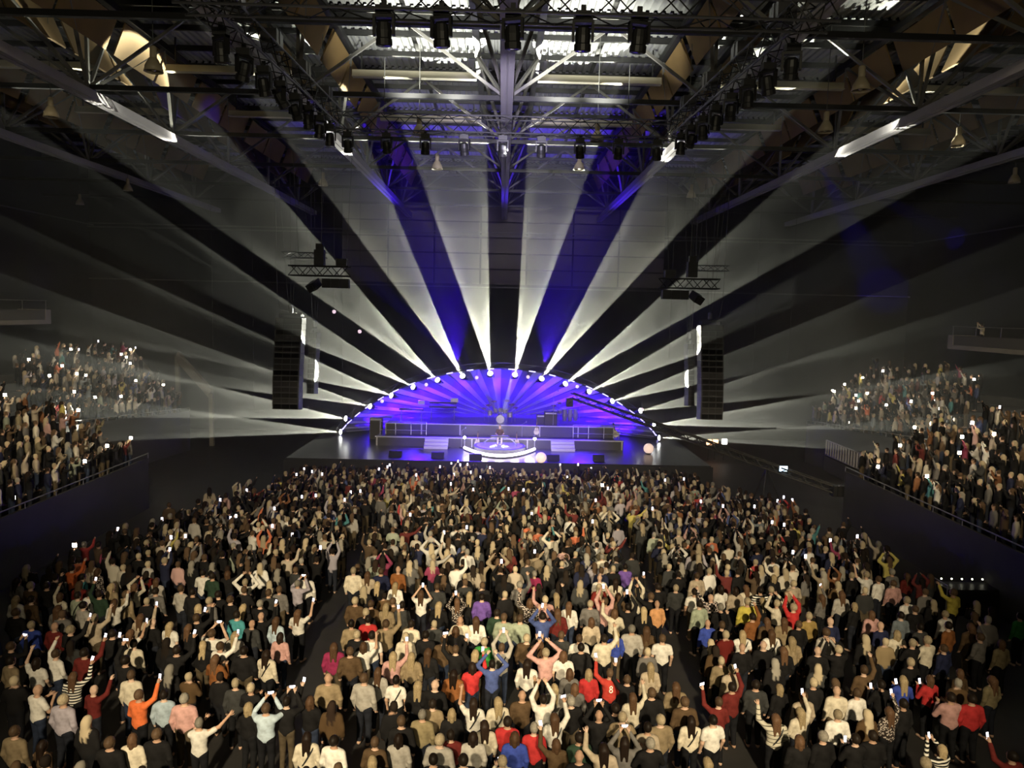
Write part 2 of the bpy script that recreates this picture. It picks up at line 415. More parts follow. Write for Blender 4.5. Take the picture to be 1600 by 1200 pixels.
# small flown trusses with cameras and speakers beside the arrays
def flown(px, py, Y, s, lab):
    P = atY(px, py, Y); t = empty('flown_truss', P); tag(t, lab, 'truss', 'small flown trusses beside the arrays')
    lattice(t, (-1.75, -s*-.3, 0), (1.75, s*.3-.2, 0), .55, M_steel, M_steel, step=.5, rc=.045, rb=.028)
    lattice(t, (s*-.2, .5, .95), (s*2.4, .5, .95), .32, M_alu, M_steel, step=.4)
    t.scale = (.9, .9, .9)
    MB().box((s*.1-.28, -.2, .35), (s*.1+.28, .3, 1.25)).box((s*.1-.2, -.1, 1.25), (s*.1+.2, .2, 1.6)).build('dimmer_rack', M_black, t)
    MB().box((-s*1.2-.3, -.2, .3), (-s*1.2+.3, .3, .75)).build('amplifier_rack', M_black, t)
    for j in range(3): MB().box((-s*(.35+.52*j)-.25, -.3, -.95), (-s*(.35+.52*j)+.25, .2, -.42)).build('floodlight', M_black, t)
    hd = MB().box((-.3, -.35, -.28), (.3, .35, .2)).box((-.22, -.45, -.2), (.22, -.35, .12)).build('camera_head', M_black, t); hd.location = (s*.45, 0, -.8); hd.rotation_euler = (.5, s*.35, s*.5)
    for x, y, z in ((0, .1, 1.6), (-1.3, 0, .7), (1.4, .2, .3)): MB().tube([(x, y, z), (x*1.25, y, (19-P.z)/.9)], .013, 4).build('chain', M_cable, t)
flown(502, 424, 39.6, -1, 'small flown truss with floodlights above the left line array')
flown(1078, 443, 39.6, 1, 'small flown truss with floodlights above the right line array')
# thin hanging cables (each its own drop)
for i, (x, y0, y1) in enumerate([(333, 487, 545), (397, 480, 640), (1232, 512, 563), (1175, 500, 600), (535, 535, 640), (1045, 440, 560)]):
    P = atY(x, y1, 50); t = MB().tube([P, (P.x, 50, 19.0)], .012, 4).build('drop_cable', M_cable)
    tag(t, ['thin cable hanging far left of the left array', 'thin cable hanging just left of the left array', 'thin cable hanging far right of the right array', 'thin cable hanging just right of the right array', 'thin cable hanging right of the left slim array', 'thin cable hanging left of the right slim array'][i], 'cable', 'drop cables from the roof')

# ------------------------------------------------------------------ stands, balconies
def stand(name_label, front, back, n, s, wall_z):
    """front/back: ((x,y,z),(x,y,z)) edges of the seating, n rows; each row is a step part"""
    t = empty('grandstand'); tag(t, name_label, 'grandstand', 'side grandstands')
    f0, f1 = Vector(front[0]), Vector(front[1]); b0, b1 = Vector(back[0]), Vector(back[1])
    rows = []
    for k in range(n):
        a0 = f0.lerp(b0, k/n); a1 = f1.lerp(b1, k/n); c0 = f0.lerp(b0, (k+1)/n); c1 = f1.lerp(b1, (k+1)/n)
        z0 = a0.z; z1 = a1.z
        v = [(a0.x, a0.y, 0), (a1.x, a1.y, 0), (c1.x, c1.y, 0), (c0.x, c0.y, 0), (a0.x, a0.y, z0), (a1.x, a1.y, z1), (c1.x, c1.y, z1), (c0.x, c0.y, z0)]
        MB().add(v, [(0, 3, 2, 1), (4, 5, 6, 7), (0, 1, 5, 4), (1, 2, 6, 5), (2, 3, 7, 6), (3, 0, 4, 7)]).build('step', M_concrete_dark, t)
        rows.append((a0.lerp(c0, .5), a1.lerp(c1, .5), z0, z1))
    d = (f1-f0)
    off = Vector((-s*.12, 0, 0))
    v = [f0+off, f1+off]
    MB().add([(v[0].x, v[0].y, 0), (v[1].x, v[1].y, 0), (v[1].x, v[1].y, f1.z+wall_z), (v[0].x, v[0].y, f0.z+wall_z),
              (f0.x, f0.y, 0), (f1.x, f1.y, 0), (f1.x, f1.y, f1.z+wall_z), (f0.x, f0.y, f0.z+wall_z)],
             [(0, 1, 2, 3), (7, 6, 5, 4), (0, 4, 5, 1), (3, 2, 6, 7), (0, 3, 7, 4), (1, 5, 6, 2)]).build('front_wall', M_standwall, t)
    MB().tube([v[0]+Vector((0, 0, wall_z+.25)), v[1]+Vector((0, 0, wall_z+.25))], .03, 6).build('handrail', M_chrome, t)
    m = int(d.length/2)
    for k in range(m+1):
        p = v[0].lerp(v[1], k/m); MB().tube([p+Vector((0, 0, wall_z)), p+Vector((0, 0, wall_z+.25))], .02, 5).build('rail_post', M_chrome, t)
    return rows
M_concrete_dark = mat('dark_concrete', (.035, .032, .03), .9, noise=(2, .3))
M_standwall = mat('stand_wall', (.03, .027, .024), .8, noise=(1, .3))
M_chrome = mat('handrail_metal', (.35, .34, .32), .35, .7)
ROWS = {}
for s, n in ((-1, 'left'), (1, 'right')):
    ROWS[s, 'low'] = stand('lower %s grandstand full of spectators with phone lights' % n, ((s*19, 21, 2.2), (s*19, 39.6, 2.2)), ((s*25, 21, 5.6), (s*25, 39, 5.6)), 7, s, .55)
    ROWS[s, 'up'] = stand('farther %s grandstand rising beside the stage' % n, ((s*26.2, 40.5, 3.4), (s*23.6, 56, 2.5)), ((s*31.4, 42, 7.0), (s*28.8, 57, 6.8)), 8, s, .5)
    # balcony at eye height
    E = atY(80, 506, 54) if s < 0 else atY(1480, 545, 54)
    t = empty('balcony', E); tag(t, '%s balcony box with handrail at the edge of the picture' % n, 'balcony', 'balcony boxes')
    L = -26
    MB().box((0, L, 0), (s*2.2, 0, .18)).box((0, -.6, .18), (s*.25, 0, 1.02)).box((0, L, .18), (s*.2, -.6, .3)).box((s*.25, -.25, .18), (s*2.2, 0, 1.02)).build('slab', M_concrete, t)
    MB().box((s*.06, L, .3), (s*.2, -.6, 1.0)).build('front_panel', mat('balcony_panel', (.06, .055, .05), .8), t)
    MB().tube([(s*.1, L, 1.65), (s*.1, -.3, 1.65)], .03, 6).build('handrail', M_chrome, t)
    for k in range(9): MB().tube([(s*.1, -.4-2.6*k, 1.0), (s*.1, -.4-2.6*k, 1.65)], .025, 5).build('rail_post', M_chrome, t)
    MB().box((s*2.2, L, 0), (s*2.5, 0, 2.2)).build('rear_wall', M_wall, t)
# grey stair walls left of the stage
for i, (x0, y0, x1, y1) in enumerate(((207, 556, 255, 612), (277, 556, 330, 615))):
    p = atY(x0, y0, 61); q = atY(x1, y1, 58)
    t = MB().bar(p, q, .25, .75).build('stair_wall', M_concrete)
    MB().bar((q.x, q.y, 0), (q.x, q.y, q.z), .3).build('pillar', M_concrete, t)
    MB().bar((p.x, p.y, 0), (p.x, p.y, p.z), .3).build('pillar', M_concrete, t)
    tag(t, ['grey sloping stair wall right beside the left grandstand', 'grey sloping stair wall nearer to the left line array'][i], 'wall', 'stair walls left of the stage')
# white barrier at the stage end of the right stand
p = atY(1290, 712, 53); q = atY(1347, 738, 46.5)
t = empty('barrier', p); tag(t, 'pale vertical bar barrier in front of the right grandstand', 'barrier')
d = q-p
MB().tube([(0, 0, 1.15), d+Vector((0, 0, 1.15))], .04, 6).build('top_rail', M_chord, t)
MB().tube([(0, 0, .1), d+Vector((0, 0, .1))], .04, 6).build('bottom_rail', M_chord, t)
b0 = None
for k in range(15):
    if b0 is None: b0 = MB().box((-.05, -.05, .1), (.05, .05, 1.15)).build('bar', M_chord, t); b0.location = d*0
    else: share('bar', b0.data, t, d*(k/14))
MB().bar((0, 0, -p.z/2), d+Vector((0, 0, -p.z/2)), .2, p.z-.02).build('plinth', M_standwall, t)

# ------------------------------------------------------------------ stage
ZS = 1.7
M_stage = mat('stage_gloss', (.02, .02, .024), .3)
M_riser = mat('riser_face', (.05, .05, .06), .4)
M_rail = mat('stage_rail', (.5, .5, .55), .35, .6)
M_edge = mat('riser_edge', (.55, .55, .6), .4)
def at_floor(x, y, z=ZS): return atZ(x, y, z)
st = empty('stage', (0, 50, 0)); tag(st, 'wide black glossy concert stage under the glowing blue arch', 'stage')
MB().box((-13.2, -4.6, 0), (13.2, 13, ZS)).build('stage_deck', M_stage, st)
MB().box((-13.3, -4.75, .0), (13.3, -4.62, ZS-.05)).build('front_skirt', mat('stage_skirt', (.02, .02, .022), .9), st)
n = 12
for k in range(n): MB().box((-13.2+26.4*k/n+.03, -4.63, ZS-.0), (-13.2+26.4*(k+1)/n-.03, -4.0, ZS+.02)).build('deck_panel', M_stage, st)
# two risers with pale front edges, steps and railings
r1 = empty('riser', (0, 50.3, ZS)); tag(r1, 'lower stage riser with pale front edge behind the singer', 'riser', 'stage risers')
MB().box((-8.5, 0, 0), (8.5, 5, .58)).build('riser_box', M_riser, r1); MB().box((-8.52, -.04, .58), (8.52, .25, .64)).build('edge', M_edge, r1)
for x in (-8.4, -4.2, -1.9, 1.9, 4.2, 8.4): MB().box((x-.04, -.05, 0), (x+.04, -.002, .58)).build('joint', M_edge, r1)
for sx in (-4.3, 4.3):
    for k in range(3): MB().box((sx-.8, -.3*(3-k), 0), (sx+.8, -.3*(2-k), .19*(k+1))).build('step', M_edge, r1)
r2 = empty('riser', (0, 51.6, ZS+.6)); tag(r2, 'upper stage riser carrying drums and keyboards', 'riser', 'stage risers')
MB().box((-8.0, 0, 0), (8.0, 6, .72)).build('riser_box', M_riser, r2); MB().box((-8.02, -.04, .72), (8.02, .25, .78)).build('edge', M_edge, r2)
for x in (-8, -5.5, -2.8, 2.8, 5.5, 8): MB().box((x-.04, -.05, 0), (x+.04, -.002, .72)).build('joint', M_edge, r2)
for s, nm in ((-1, 'left'), (1, 'right')):
    t = empty('stage_railing', (s*6.7, 51.0, ZS+.62)); tag(t, 'low pale railing on the %s end of the stage risers' % nm, 'railing', 'stage railings')
    for z in (.35, .95): MB().tube([(-1.6, 0, z), (1.6, 0, z)], .03, 6).build('rail', M_rail, t)
    for k in range(4): MB().tube([(-1.6+1.067*k, 0, 0), (-1.6+1.067*k, 0, .95)], .03, 6).build('post', M_rail, t)
# arch curve (front edge of the shell)
AY = 54.8
def arch(u, f=1.0):
    """u in -1..1 over the arch"""
    w_, h_ = 11.75, 5.0
    c = math.cos(u*math.pi/2) if False else 0
    x = w_*math.sin(u*math.pi/2)
    q = abs(x)/w_
    e = math.sqrt(max(0, 1-q*q)); R = (w_*w_+h_*h_)/(2*h_); cz = (math.sqrt(R*R-x*x)-(R-h_))/h_
    return Vector((x*f, AY, ZS+.05+h_*(.25*e+.75*cz)*f))
sh = empty('stage_shell', (0, AY, ZS)); tag(sh, 'fan-shaped stage shell of radial panels glowing violet blue', 'shell')
M_pan = [mat('shell_panel_pale', (.62, .62, .66), .6), mat('shell_panel_dark', (.13, .13, .15), .7)]  # lit and dim stripes of the wash put into alternating panel colours
NP = 46
rear = Vector((0, 6.2, .4))
for k in range(NP):
    u0 = -1+2*k/NP; u1 = -1+2*(k+1)/NP
    dz = 0 if k % 2 else .28
    def pt(u, f, y):
        a = arch(u); p = Vector((a.x, 0, a.z-ZS)); return p.lerp(rear, f)+Vector((0, y, 0))
    a, b = pt(u0, 0, dz), pt(u1, 0, dz); c, d = pt(u1, .88, dz), pt(u0, .88, dz)
    off = Vector((0, .12, .0))
    v = [a, b, c, d, a+off, b+off, c+off, d+off]
    MB().add(v, [(0, 1, 2, 3), (7, 6, 5, 4), (0, 4, 5, 1), (1, 5, 6, 2), (2, 6, 7, 3), (3, 7, 4, 0)]).build('panel', M_pan[k % 2], sh)
# arch truss frame along the shell's front edge
fr = empty('arch_truss', (0, AY, 0)); tag(fr, 'curved lighting truss arching over the stage', 'truss')
NS = 28
for k in range(NS):
    p = arch(-1+2*k/NS); q = arch(-1+2*(k+1)/NS); p = Vector((p.x, -.15, p.z+.1)); q = Vector((q.x, -.15, q.z+.1))
    nrm = Vector((p.z-q.z, 0, q.x-p.x)).normalized()*.4
    MB().tube([p, q], .035, 6).build('chord', M_alu, fr); MB().tube([p+nrm, q+nrm], .035, 6).build('chord', M_alu, fr)
    MB().tube([p, q+nrm], .02, 5).build('brace', M_alu, fr)
# short light battens along the arch
BLUE = (.055, .004, 1.0)
M_batten = mat('blue_white_batten', (.6, .6, 1), .4, emit=(.45, .4, 1.0), es=3)
for k in range(24):
    u = -0.96+1.92*k/23; p = arch(u); q = arch(u+.012); d = (q-p).normalized()
    c = Vector((p.x, AY-.22, p.z+.05)); o = MB().bar(c-d*.24, c+d*.24, .1, .07).build('light_batten', M_batten)
    MB().bar(c-d*.27+Vector((0, .1, .03)), c+d*.27+Vector((0, .1, .03)), .12, .12).build('housing', M_black, o)
    side = 'left' if u < 0 else 'right'; kk = k if u < 0 else 23-k
    tag(o, 'short glowing batten on the arch, %s up from the %s foot' % (ORD[kk], side), 'stage light', 'light battens along the arch')
# blue wash lights in the arch
for k in range(9):
    u = -.78+1.56*k/8; p = arch(u, .97); tgt = (p.x*.35, AY+4.0, ZS+.6)
    spot('blue_wash', (p.x, AY-.5, p.z-.25), tgt, 9000, 66, BLUE, .8, .1)
spot('blue_wash', (-7.5, AY-1.5, 3.4), (-3.5, AY-6, ZS), 6000, 40, BLUE, .6, .1)
spot('blue_wash', (7.5, AY-1.5, 3.4), (3, AY-6.5, ZS), 6000, 40, BLUE, .6, .1)
for k in range(7):
    u = -.84+.28*k; p = arch(u); spot('blue_wash', (p.x*.55, 54.4, ZS+1.6), (p.x*.95, AY+1.6, p.z-.6), 3000, 90, BLUE, .9, .1)
for x in (-6, -2, 2, 6): spot('blue_wash', (x, AY-1, 6.3-abs(x)*.12), (x*.8, 48.5, ZS), 5500, 50, BLUE, .8, .1)
for x in (-3.2, 3.2): spot('blue_wash', (x, AY-.2, 7.3), (x*1.6, AY-3, 19), 16000, 60, BLUE, .9, .1)
# ------------------------------------------------------------------ beam lights on the arch
BE = [(766, 584, 10.2, 10.2, -1), (723, 588, 29.5, 8.2, -1), (684, 594, 48, 8.2, -1), (646, 605, 62, 7.2, -1), (612, 618, 72.3, 7.5, -1), (579, 635, 76.5, 7, -1), (541, 654, 83, 7, -1), (533, 675, 87, 6, -1),
      (804.5, 586, 11.6, 9.6, 1), (846, 592, 35.3, 8.6, 1), (883, 600, 54.2, 8, 1), (920, 612, 65.2, 7.2, 1), (956, 627, 73.4, 7, 1), (1000, 642, 78.3, 7, 1), (1021, 664, 85.6, 7, 1), (1029, 684, 89.7, 6, 1)]
BEAM = (1.0, 1.0, .82)
APP = [19, 15, 15, 12.7, 14.5, 13, 14, 11, 17.1, 16.2, 14, 12.3, 11.9, 13, 12.3, 8.6]
PW = [230000, 205000, 185000, 165000, 150000, 150000, 155000, 160000]
M_blight = MATS['white_lens']
for i, (x, y, a, wd, s) in enumerate(BE):
    k = i % 8; L = [150, 150, 150, 150, 140, 120, 100, 100][k]; Yt = [45.5, 46, 47, 47.8, 48.6, 49.5, 50.5, 51][k]
    a = math.radians(a); p = atY(x, y, AY-.8); t = atY(x+s*L*math.sin(a), y-L*math.cos(a), Yt)
    e = empty('beam_light'); side = 'left' if s < 0 else 'right'
    tag(e, '%s blinding white beam light from the arch top on the %s half' % (ORD[k], side), 'stage light', 'white beam lights on the arch')
    wd = math.degrees(2*math.atan(L*math.tan(math.radians(APP[i]/2))/(F/t.y)/(t-p).length))
    M = (t-p).to_track_quat('-Z', 'Y')
    e.location = p; e.rotation_mode = 'QUATERNION'; e.rotation_quaternion = M
    MB().lathe([(.1, .36), (.16, .3), (.17, .1), (.2, .04), (.2, -.04)], 14).build('housing', M_black, e)
    MB().lathe([(.19, -.045), (.1, -.06), (.001, -.065)], 14, cap=False).build('lens', M_white, e)
    MB().bar((-.24, 0, .1), (-.24, 0, .45), .05).bar((.24, 0, .1), (.24, 0, .45), .05).bar((-.24, 0, .45), (.24, 0, .45), .05).build('yoke', M_black, e)
    spot('beam_lamp', p+(t-p).normalized()*.1, t, PW[k], wd, BEAM, .06, .05, (.16, 3.4, 7.0))
# glowing globes between the battens
M_globe = mat('warm_globe', (.9, .75, .65), .5, emit=(1, .72, .6), es=.75)
M_globe2 = mat('small_globe', (.9, .75, .75), .5, emit=(1, .72, .85), es=1.0)
for i, (x, y) in enumerate(((597, 627), (647, 605), (666, 601), (745, 590), (825, 589), (902, 604), (1003, 640), (522, 487), (562, 518))):
    p = atY(x, y, AY-.8 if i < 7 else 51); o = MB().ball((0, 0, 0), .13, 12).build('small_globe', M_globe2, smooth=True); o.location = p
    MB().tube([(0, 0, .14), (0, .3, .5) if i < 7 else (0, 0, 19-p.z)], .015, 5).build('hanger', M_cable, o)
    tag(o, '%s small glowing globe from the left %s' % (ORD[i if i < 7 else i-7], 'along the arch' if i < 7 else 'hanging near the slim left array'), 'lamp', 'small glowing globes')
for i, (x, y) in enumerate(((845, 724), (1013, 709))):
    p = atZ(x, y, ZS); o = MB().ball((0, 0, .34), .34, 20).build('globe_lamp', M_globe, smooth=True); o.location = p+Vector((0, 0, .02))
    MB().lathe([(.16, 0), (.2, .02), (.14, .06)], 14).build('base', M_black, o)
    tag(o, ['large pale glowing globe at the stage front beside the light ring', 'large pink glowing globe at the right end of the stage'][i], 'lamp', 'large glowing globes')
# light ring, performer's podium, keyboard stand
RC = Vector((0.0, 49.0, ZS))
rg = empty('light_ring', RC); tag(rg, 'brilliant white semicircular light ring at the stage front', 'stage light')
pts = [(2.35*u, -2.6*(1-u*u)+.25, .16) for u in [-1+k/14 for k in range(29)]]
MB().tube(pts, .1, 8).build('glow_tube', mat('ring_glow', (1, 1, 1), .4, emit=(1, .9, .97), es=5), rg, True)
MB().tube([(x*1.0, y*1.0, .03) for x, y, z in pts], .09, 6).build('ring_base', M_black, rg)
for x in (-2.36, 2.36):
    MB().tube([(x, .4, 0), (x, .4, .75)], .03, 6).build('post', M_rail, rg); MB().ball((x, .4, .82), .1, 10).build('end_lamp', M_white, rg, True)
def plight(loc, e, col, r=.3):
    l = bpy.data.lights.new('lamp_glow', 'POINT'); l.energy = e; l.color = col; l.shadow_soft_size = r; o = bpy.data.objects.new('lamp_glow', l); C.objects.link(o); o.location = loc
for a in (.15, .35, .5, .65, .85): plight(RC+Vector((2.2*math.cos(a*math.pi), -2.3*math.sin(a*math.pi), .5)), 55, (1, .9, .95), .25)
pd = empty('podium', RC+Vector((0, .2, 0))); tag(pd, 'low round podium inside the white light ring', 'podium')
MB().lathe([(1.75, 0), (1.75, .36), (1.7, .38)], 40).build('podium_disc', M_riser, pd); MB().lathe([(1.55, .382), (1.5, .39)], 40).build('podium_top', M_edge, pd)
ks = empty('keyboard_stand', RC+Vector((0, -.05, .39))); tag(ks, 'keyboard on a curved arching stand in front of the singer', 'keyboard'); ks.scale = (1, 1, .72)
MB().tube([(-1.15, 0, 0), (-1.0, 0, .35), (-.75, 0, .62), (-.4, 0, .78), (0, 0, .8), (.4, 0, .78), (.75, 0, .62), (1.0, 0, .35), (1.15, 0, 0)], .045, 8).build('curved_stand', M_rail, ks, True)
MB().box((-.62, -.18, .82), (.62, .14, .92)).build('keyboard_body', M_black, ks)
for k in range(16): MB().box((-.55+.069*k, -.02, .92), (-.55+.069*k+.058, .13, .935)).build('key', M_edge, ks)
# ------------------------------------------------------------------ instruments
M_drum = mat('drum_shell', (.35, .33, .4), .25, .3); M_skin = mat('drum_skin', (.8, .8, .8), .5); M_cym = mat('cymbal_brass', (.8, .65, .35), .25, .9)
def drum(t, c, r, h, tilt=0):
    M = Matrix.Rotation(tilt, 3, 'X')
    MB().lathe([(r, 0), (r*1.02, .02), (r, .04), (r, h-.04), (r*1.02, h-.02), (r, h)], 18, c, M=M).build('drum', M_drum, t)
    o = t.children[-1]; MB().lathe([(r*.97, h+.003), (.001, h+.006)], 18, c, M=M, cap=False).build('drum_skin', M_skin, o)
def cymbal(t, c, r, h):
    MB().lathe([(r, 0), (r*.4, .04), (.04, .06), (.001, .07)], 18, c, cap=False, M=Matrix.Rotation(.25, 3, 'X')).build('cymbal', M_cym, t)
    MB().tube([(c[0], c[1], c[2]+.04), (c[0], c[1], 0)], .015, 5).build('cymbal_stand', M_rail, t)
def kit(loc, lab):
    t = empty('drum_kit', loc); tag(t, lab, 'drum kit', 'drum kits')
    drum(t, (0, -.25, .3), .3, .42, math.radians(90))
    for x, y, z, r in ((-.35, -.1, .75, .15), (0, -.15, .8, .15), (.34, -.1, .74, .17), (.7, .15, .35, .22), (-.75, .2, .45, .18)): drum(t, (x, y, z), r, .22 if z > .6 else .36, .25 if z > .6 else 0)
    for x, y, z, r in ((-.85, -.1, 1.25, .25), (.85, -.05, 1.3, .27), (-.45, .1, 1.5, .22), (.5, .2, 1.55, .24), (1.1, .3, 1.05, .22), (-1.15, .3, .95, .18)): cymbal(t, (x, y, z), r, z)
    MB().lathe([(.16, .45), (.17, .5), (.16, .54)], 14, (0, .65, 0)).tube([(0, .65, 0), (0, .65, .46)], .03, 6).build('stool', M_black, t)
Z2 = ZS+.6+.72
kit(Vector((0, 53.4, Z2)), 'drum kit at the centre of the upper riser behind the singer')
def keys(loc, lab, w_=1.3, two=True):
    t = empty('keyboard_rig', loc); tag(t, lab, 'keyboard', 'keyboard rigs')
    for j, z in enumerate((.9, 1.2) if two else (.9,)):
        MB().box((-w_/2, -.15, z), (w_/2, .18, z+.09)).build('keyboard_body', M_black, t); b = t.children[-1]
        for k in range(20): MB().box((-w_/2+.04+k*(w_-.08)/20, .02, z+.09), (-w_/2+.03+(k+1)*(w_-.08)/20, .17, z+.1)).build('key', M_edge, b)
    for x in (-w_*.42, w_*.42):
        MB().tube([(x, -.25, 0), (x, .05, 1.25 if two else .9)], .025, 6).tube([(x, .3, 0), (x, 0, .6)], .025, 6).build('leg', M_rail, t)
    MB().box((w_*.28, -.05, 1.32), (w_*.55, .05, 1.6)).build('laptop', M_rail, t)
keys(Vector((-4.2, 54.0, Z2)), 'two tier keyboard rig on the upper riser left of the drums', 2.0)
keys(Vector((-6.3, 52.3, Z2)), 'low keyboard on the left end of the upper riser', 1.7, False)
pk = empty('percussion_set', Vector((4.6, 53.6, Z2))); tag(pk, 'percussion set with tall congas on the right of the upper riser', 'percussion')
for x, y in ((.1, 0), (.5, .05), (.9, .15)): MB().lathe([(.13, .15), (.2, .5), (.17, .95), (.18, 1.0)], 16, (x, y, 0)).build('conga', M_drum, pk); MB().lathe([(.17, 1.003), (.001, 1.006)], 16, (x, y, 0), cap=False).build('drum_skin', M_skin, pk.children[-1])
for x, z, r in ((-.7, 1.25, .22), (-.3, 1.45, .2), (1.2, 1.5, .22)): cymbal(pk, (x, .1, z), r, z)
drum(pk, (-.6, 0, .7), .16, .2, .2); drum(pk, (-.25, -.05, .72), .15, .2, .2)
for x, y, h, lab in ((3.75, 52.0, 2.3, 'tall microphone stand beside the percussion set'), (1.55, 51.3, 1.5, 'microphone stand on the riser right of the singer'), (-2.6, 50.0, 1.2, 'microphone stand left of the light ring')):
    t = empty('microphone_stand', (x, y, Z2 if y > 51.5 else ZS)); tag(t, lab, 'microphone stand', 'microphone stands')
    MB().tube([(0, 0, .05), (0, 0, h)], .018, 6).build('pole', M_rail, t); MB().lathe([(.16, 0), (.16, .03), (.03, .06)], 12).build('base', M_black, t)
    MB().tube([(0, 0, h), (.25, -.2, h+.2)], .014, 5).build('boom', M_rail, t); MB().ball((.27, -.21, h+.22), .05, 8, sc3=(1, 1, 1.3)).build('microphone', M_rail, t)
def guitar(loc, lab, col, tilt):
    t = empty('guitar', loc); tag(t, lab, 'guitar', 'guitars on stands'); t.rotation_euler = (-.15, tilt, 0)
    m = mat('guitar_'+lab[:12], col, .25)
    b = MB()
    for k, (z, r) in enumerate(((.32, .19), (.5, .14))): b.lathe([(r, -.04), (r, .04)], 18, (0, 0, z), M=Matrix.Rotation(math.pi/2, 3, 'X'))
    b.build('body', m, t); MB().box((-.03, -.05, .55), (.03, -.01, 1.02)).build('neck', M_board, t); MB().box((-.05, -.05, 1.02), (.05, -.01, 1.17)).build('headstock', M_black, t)
    MB().tube([(-.15, 0, .0), (0, .1, .5), (.15, 0, 0)], .015, 5).tube([(0, .1, .5), (0, .35, 0)], .015, 5).build('stand', M_rail, t)
guitar(Vector((-1.55, 50.05, ZS)), 'electric guitar on a stand left of the singer', (.5, .45, .4), .06)
guitar(Vector((1.2, 50.05, ZS)), 'pale electric guitar on a stand just right of the singer', (.6, .5, .4), -.05)
guitar(Vector((2.55, 51.5, ZS+.62)), 'electric guitar standing on the lower riser', (.35, .3, .3), .04)
guitar(Vector((8.2, 51.2, ZS+.62)), 'electric guitar leaning at the right end of the riser', (.4, .35, .4), -.25)
for i, (x, y, w_, h) in enumerate(((3.6, 52.3, .9, .95), (2.9, 52.6, .6, .7), (-8.9, 52.8, .9, 1.5), (-3.9, 46.1, .8, .35), (-1.5, 45.8, .8, .35), (3.4, 46.0, .8, .35), (6.3, 46.1, .7, .4), (-6.6, 46.3, .8, .35))):
    amp = i < 3; z = (Z2 if i < 2 else ZS)
    t = empty('amplifier' if amp else 'floor_monitor', (x, y, z))
    tag(t, ['guitar amplifier cabinet on the riser beside the percussion', 'smaller amplifier on the riser right of the drums', 'tall pale amplifier stack at the left end of the risers', 'floor monitor wedge left of the light ring', 'floor monitor wedge under the light ring',
            'floor monitor wedge right of the pale globe', 'floor monitor wedge near the right stage end', 'floor monitor wedge near the left stage end'][i], 'amplifier' if amp else 'floor monitor', 'stage amplifiers and monitors')
    v = [(-w_/2, 0, 0), (w_/2, 0, 0), (w_/2, .5, 0), (-w_/2, .5, 0), (-w_/2, 0 if amp else .3, h), (w_/2, 0 if amp else .3, h), (w_/2, .5, h), (-w_/2, .5, h)]
    MB().add(v, [(0, 3, 2, 1), (4, 5, 6, 7), (0, 1, 5, 4), (1, 2, 6, 5), (2, 3, 7, 6), (3, 0, 4, 7)]).build('cabinet', M_black if i != 2 else M_cab, t)
    if amp: MB().box((-w_/2+.06, -.02, .08), (w_/2-.06, 0, h-.2)).build('grille', M_grille, t); MB().box((-w_/2+.06, -.025, h-.15), (w_/2-.06, 0, h-.04)).build('control_panel', M_edge, t)
    else: MB().box((-w_/2, .5, 0), (w_/2, .53, .1)).build('handle', M_rail, t)
# followspots crossing on the singer
for x, y in ((769, 583), (801, 584)):
    p = atY(x, y, AY-.6); spot('singer_spot', p, RC+Vector((0, .3, .9)), 45000, 8, (.8, .8, 1), .15, .05)
# camera crane
P0 = atY(893, 618, 50.5); P1 = atY(1305, 765, 40.0)
t = empty('camera_crane'); tag(t, 'long dark camera crane arm reaching diagonally over the right of the stage', 'camera crane')
lattice(t, P0, P1, .36, mat('crane_arm', (.05, .046, .04), .5, .3), M_steel, step=.45, rc=.045, rb=.025)
MB().box((P0.x-.35, P0.y-.35, P0.z-.75), (P0.x+.1, P0.y+.3, P0.z-.2)).lathe([(.12, 0), (.12, .3)], 12, (P0.x-.12, P0.y-.6, P0.z-.5), M=Matrix.Rotation(math.pi/2, 3, 'X')).build('camera', M_black, t)
PB = P0.lerp(P1, .78)
for a in (0, 2.1, 4.2): MB().tube([(PB.x, PB.y, PB.z-.15), (PB.x+1.0*math.cos(a), PB.y+1.0*math.sin(a), 0)], .05, 6).build('tripod_leg', M_steel, t)
for k in range(3): MB().box((P1.x-.2+.25*k, P1.y-.25, P1.z-.35), (P1.x+.02+.25*k, P1.y+.25, P1.z+.25)).build('counterweight', M_steel, t)
MB().box((PB.x+.5, PB.y-.7, PB.z-.2), (PB.x+.95, PB.y-.64, PB.z+.1)).build('monitor', mat('crane_screen', (.1, .1, .2), .3, emit=(.6, .8, 1), es=3), t)
# mixing desk at the right edge of the floor
p = atZ(1530, 975, 0); t = empty('mixing_desk', (p.x+.4, p.y+1.2, 0)); tag(t, 'dark mixing desk with small lamps at the right edge of the floor', 'mixing desk')
MB().box((-1.3, -.5, 0), (1.3, .5, .85)).build('desk', M_black, t); MB().box((-1.2, -.45, .85), (1.2, .4, 1.0)).build('console', M_steel, t)
for k in range(6): MB().ball((-1.0+.4*k, .3, 1.15), .035, 8).build('lamp', mat('desk_lamp', (1, 1, .8), .3, emit=(1, .95, .7), es=5), t)
for x in (-1.3, 1.3): MB().tube([(x, -.6, 0), (x, -.6, 1.2), (x, .6, 1.2), (x, .6, 0)], .025, 6).build('guard_rail', M_rail, t)
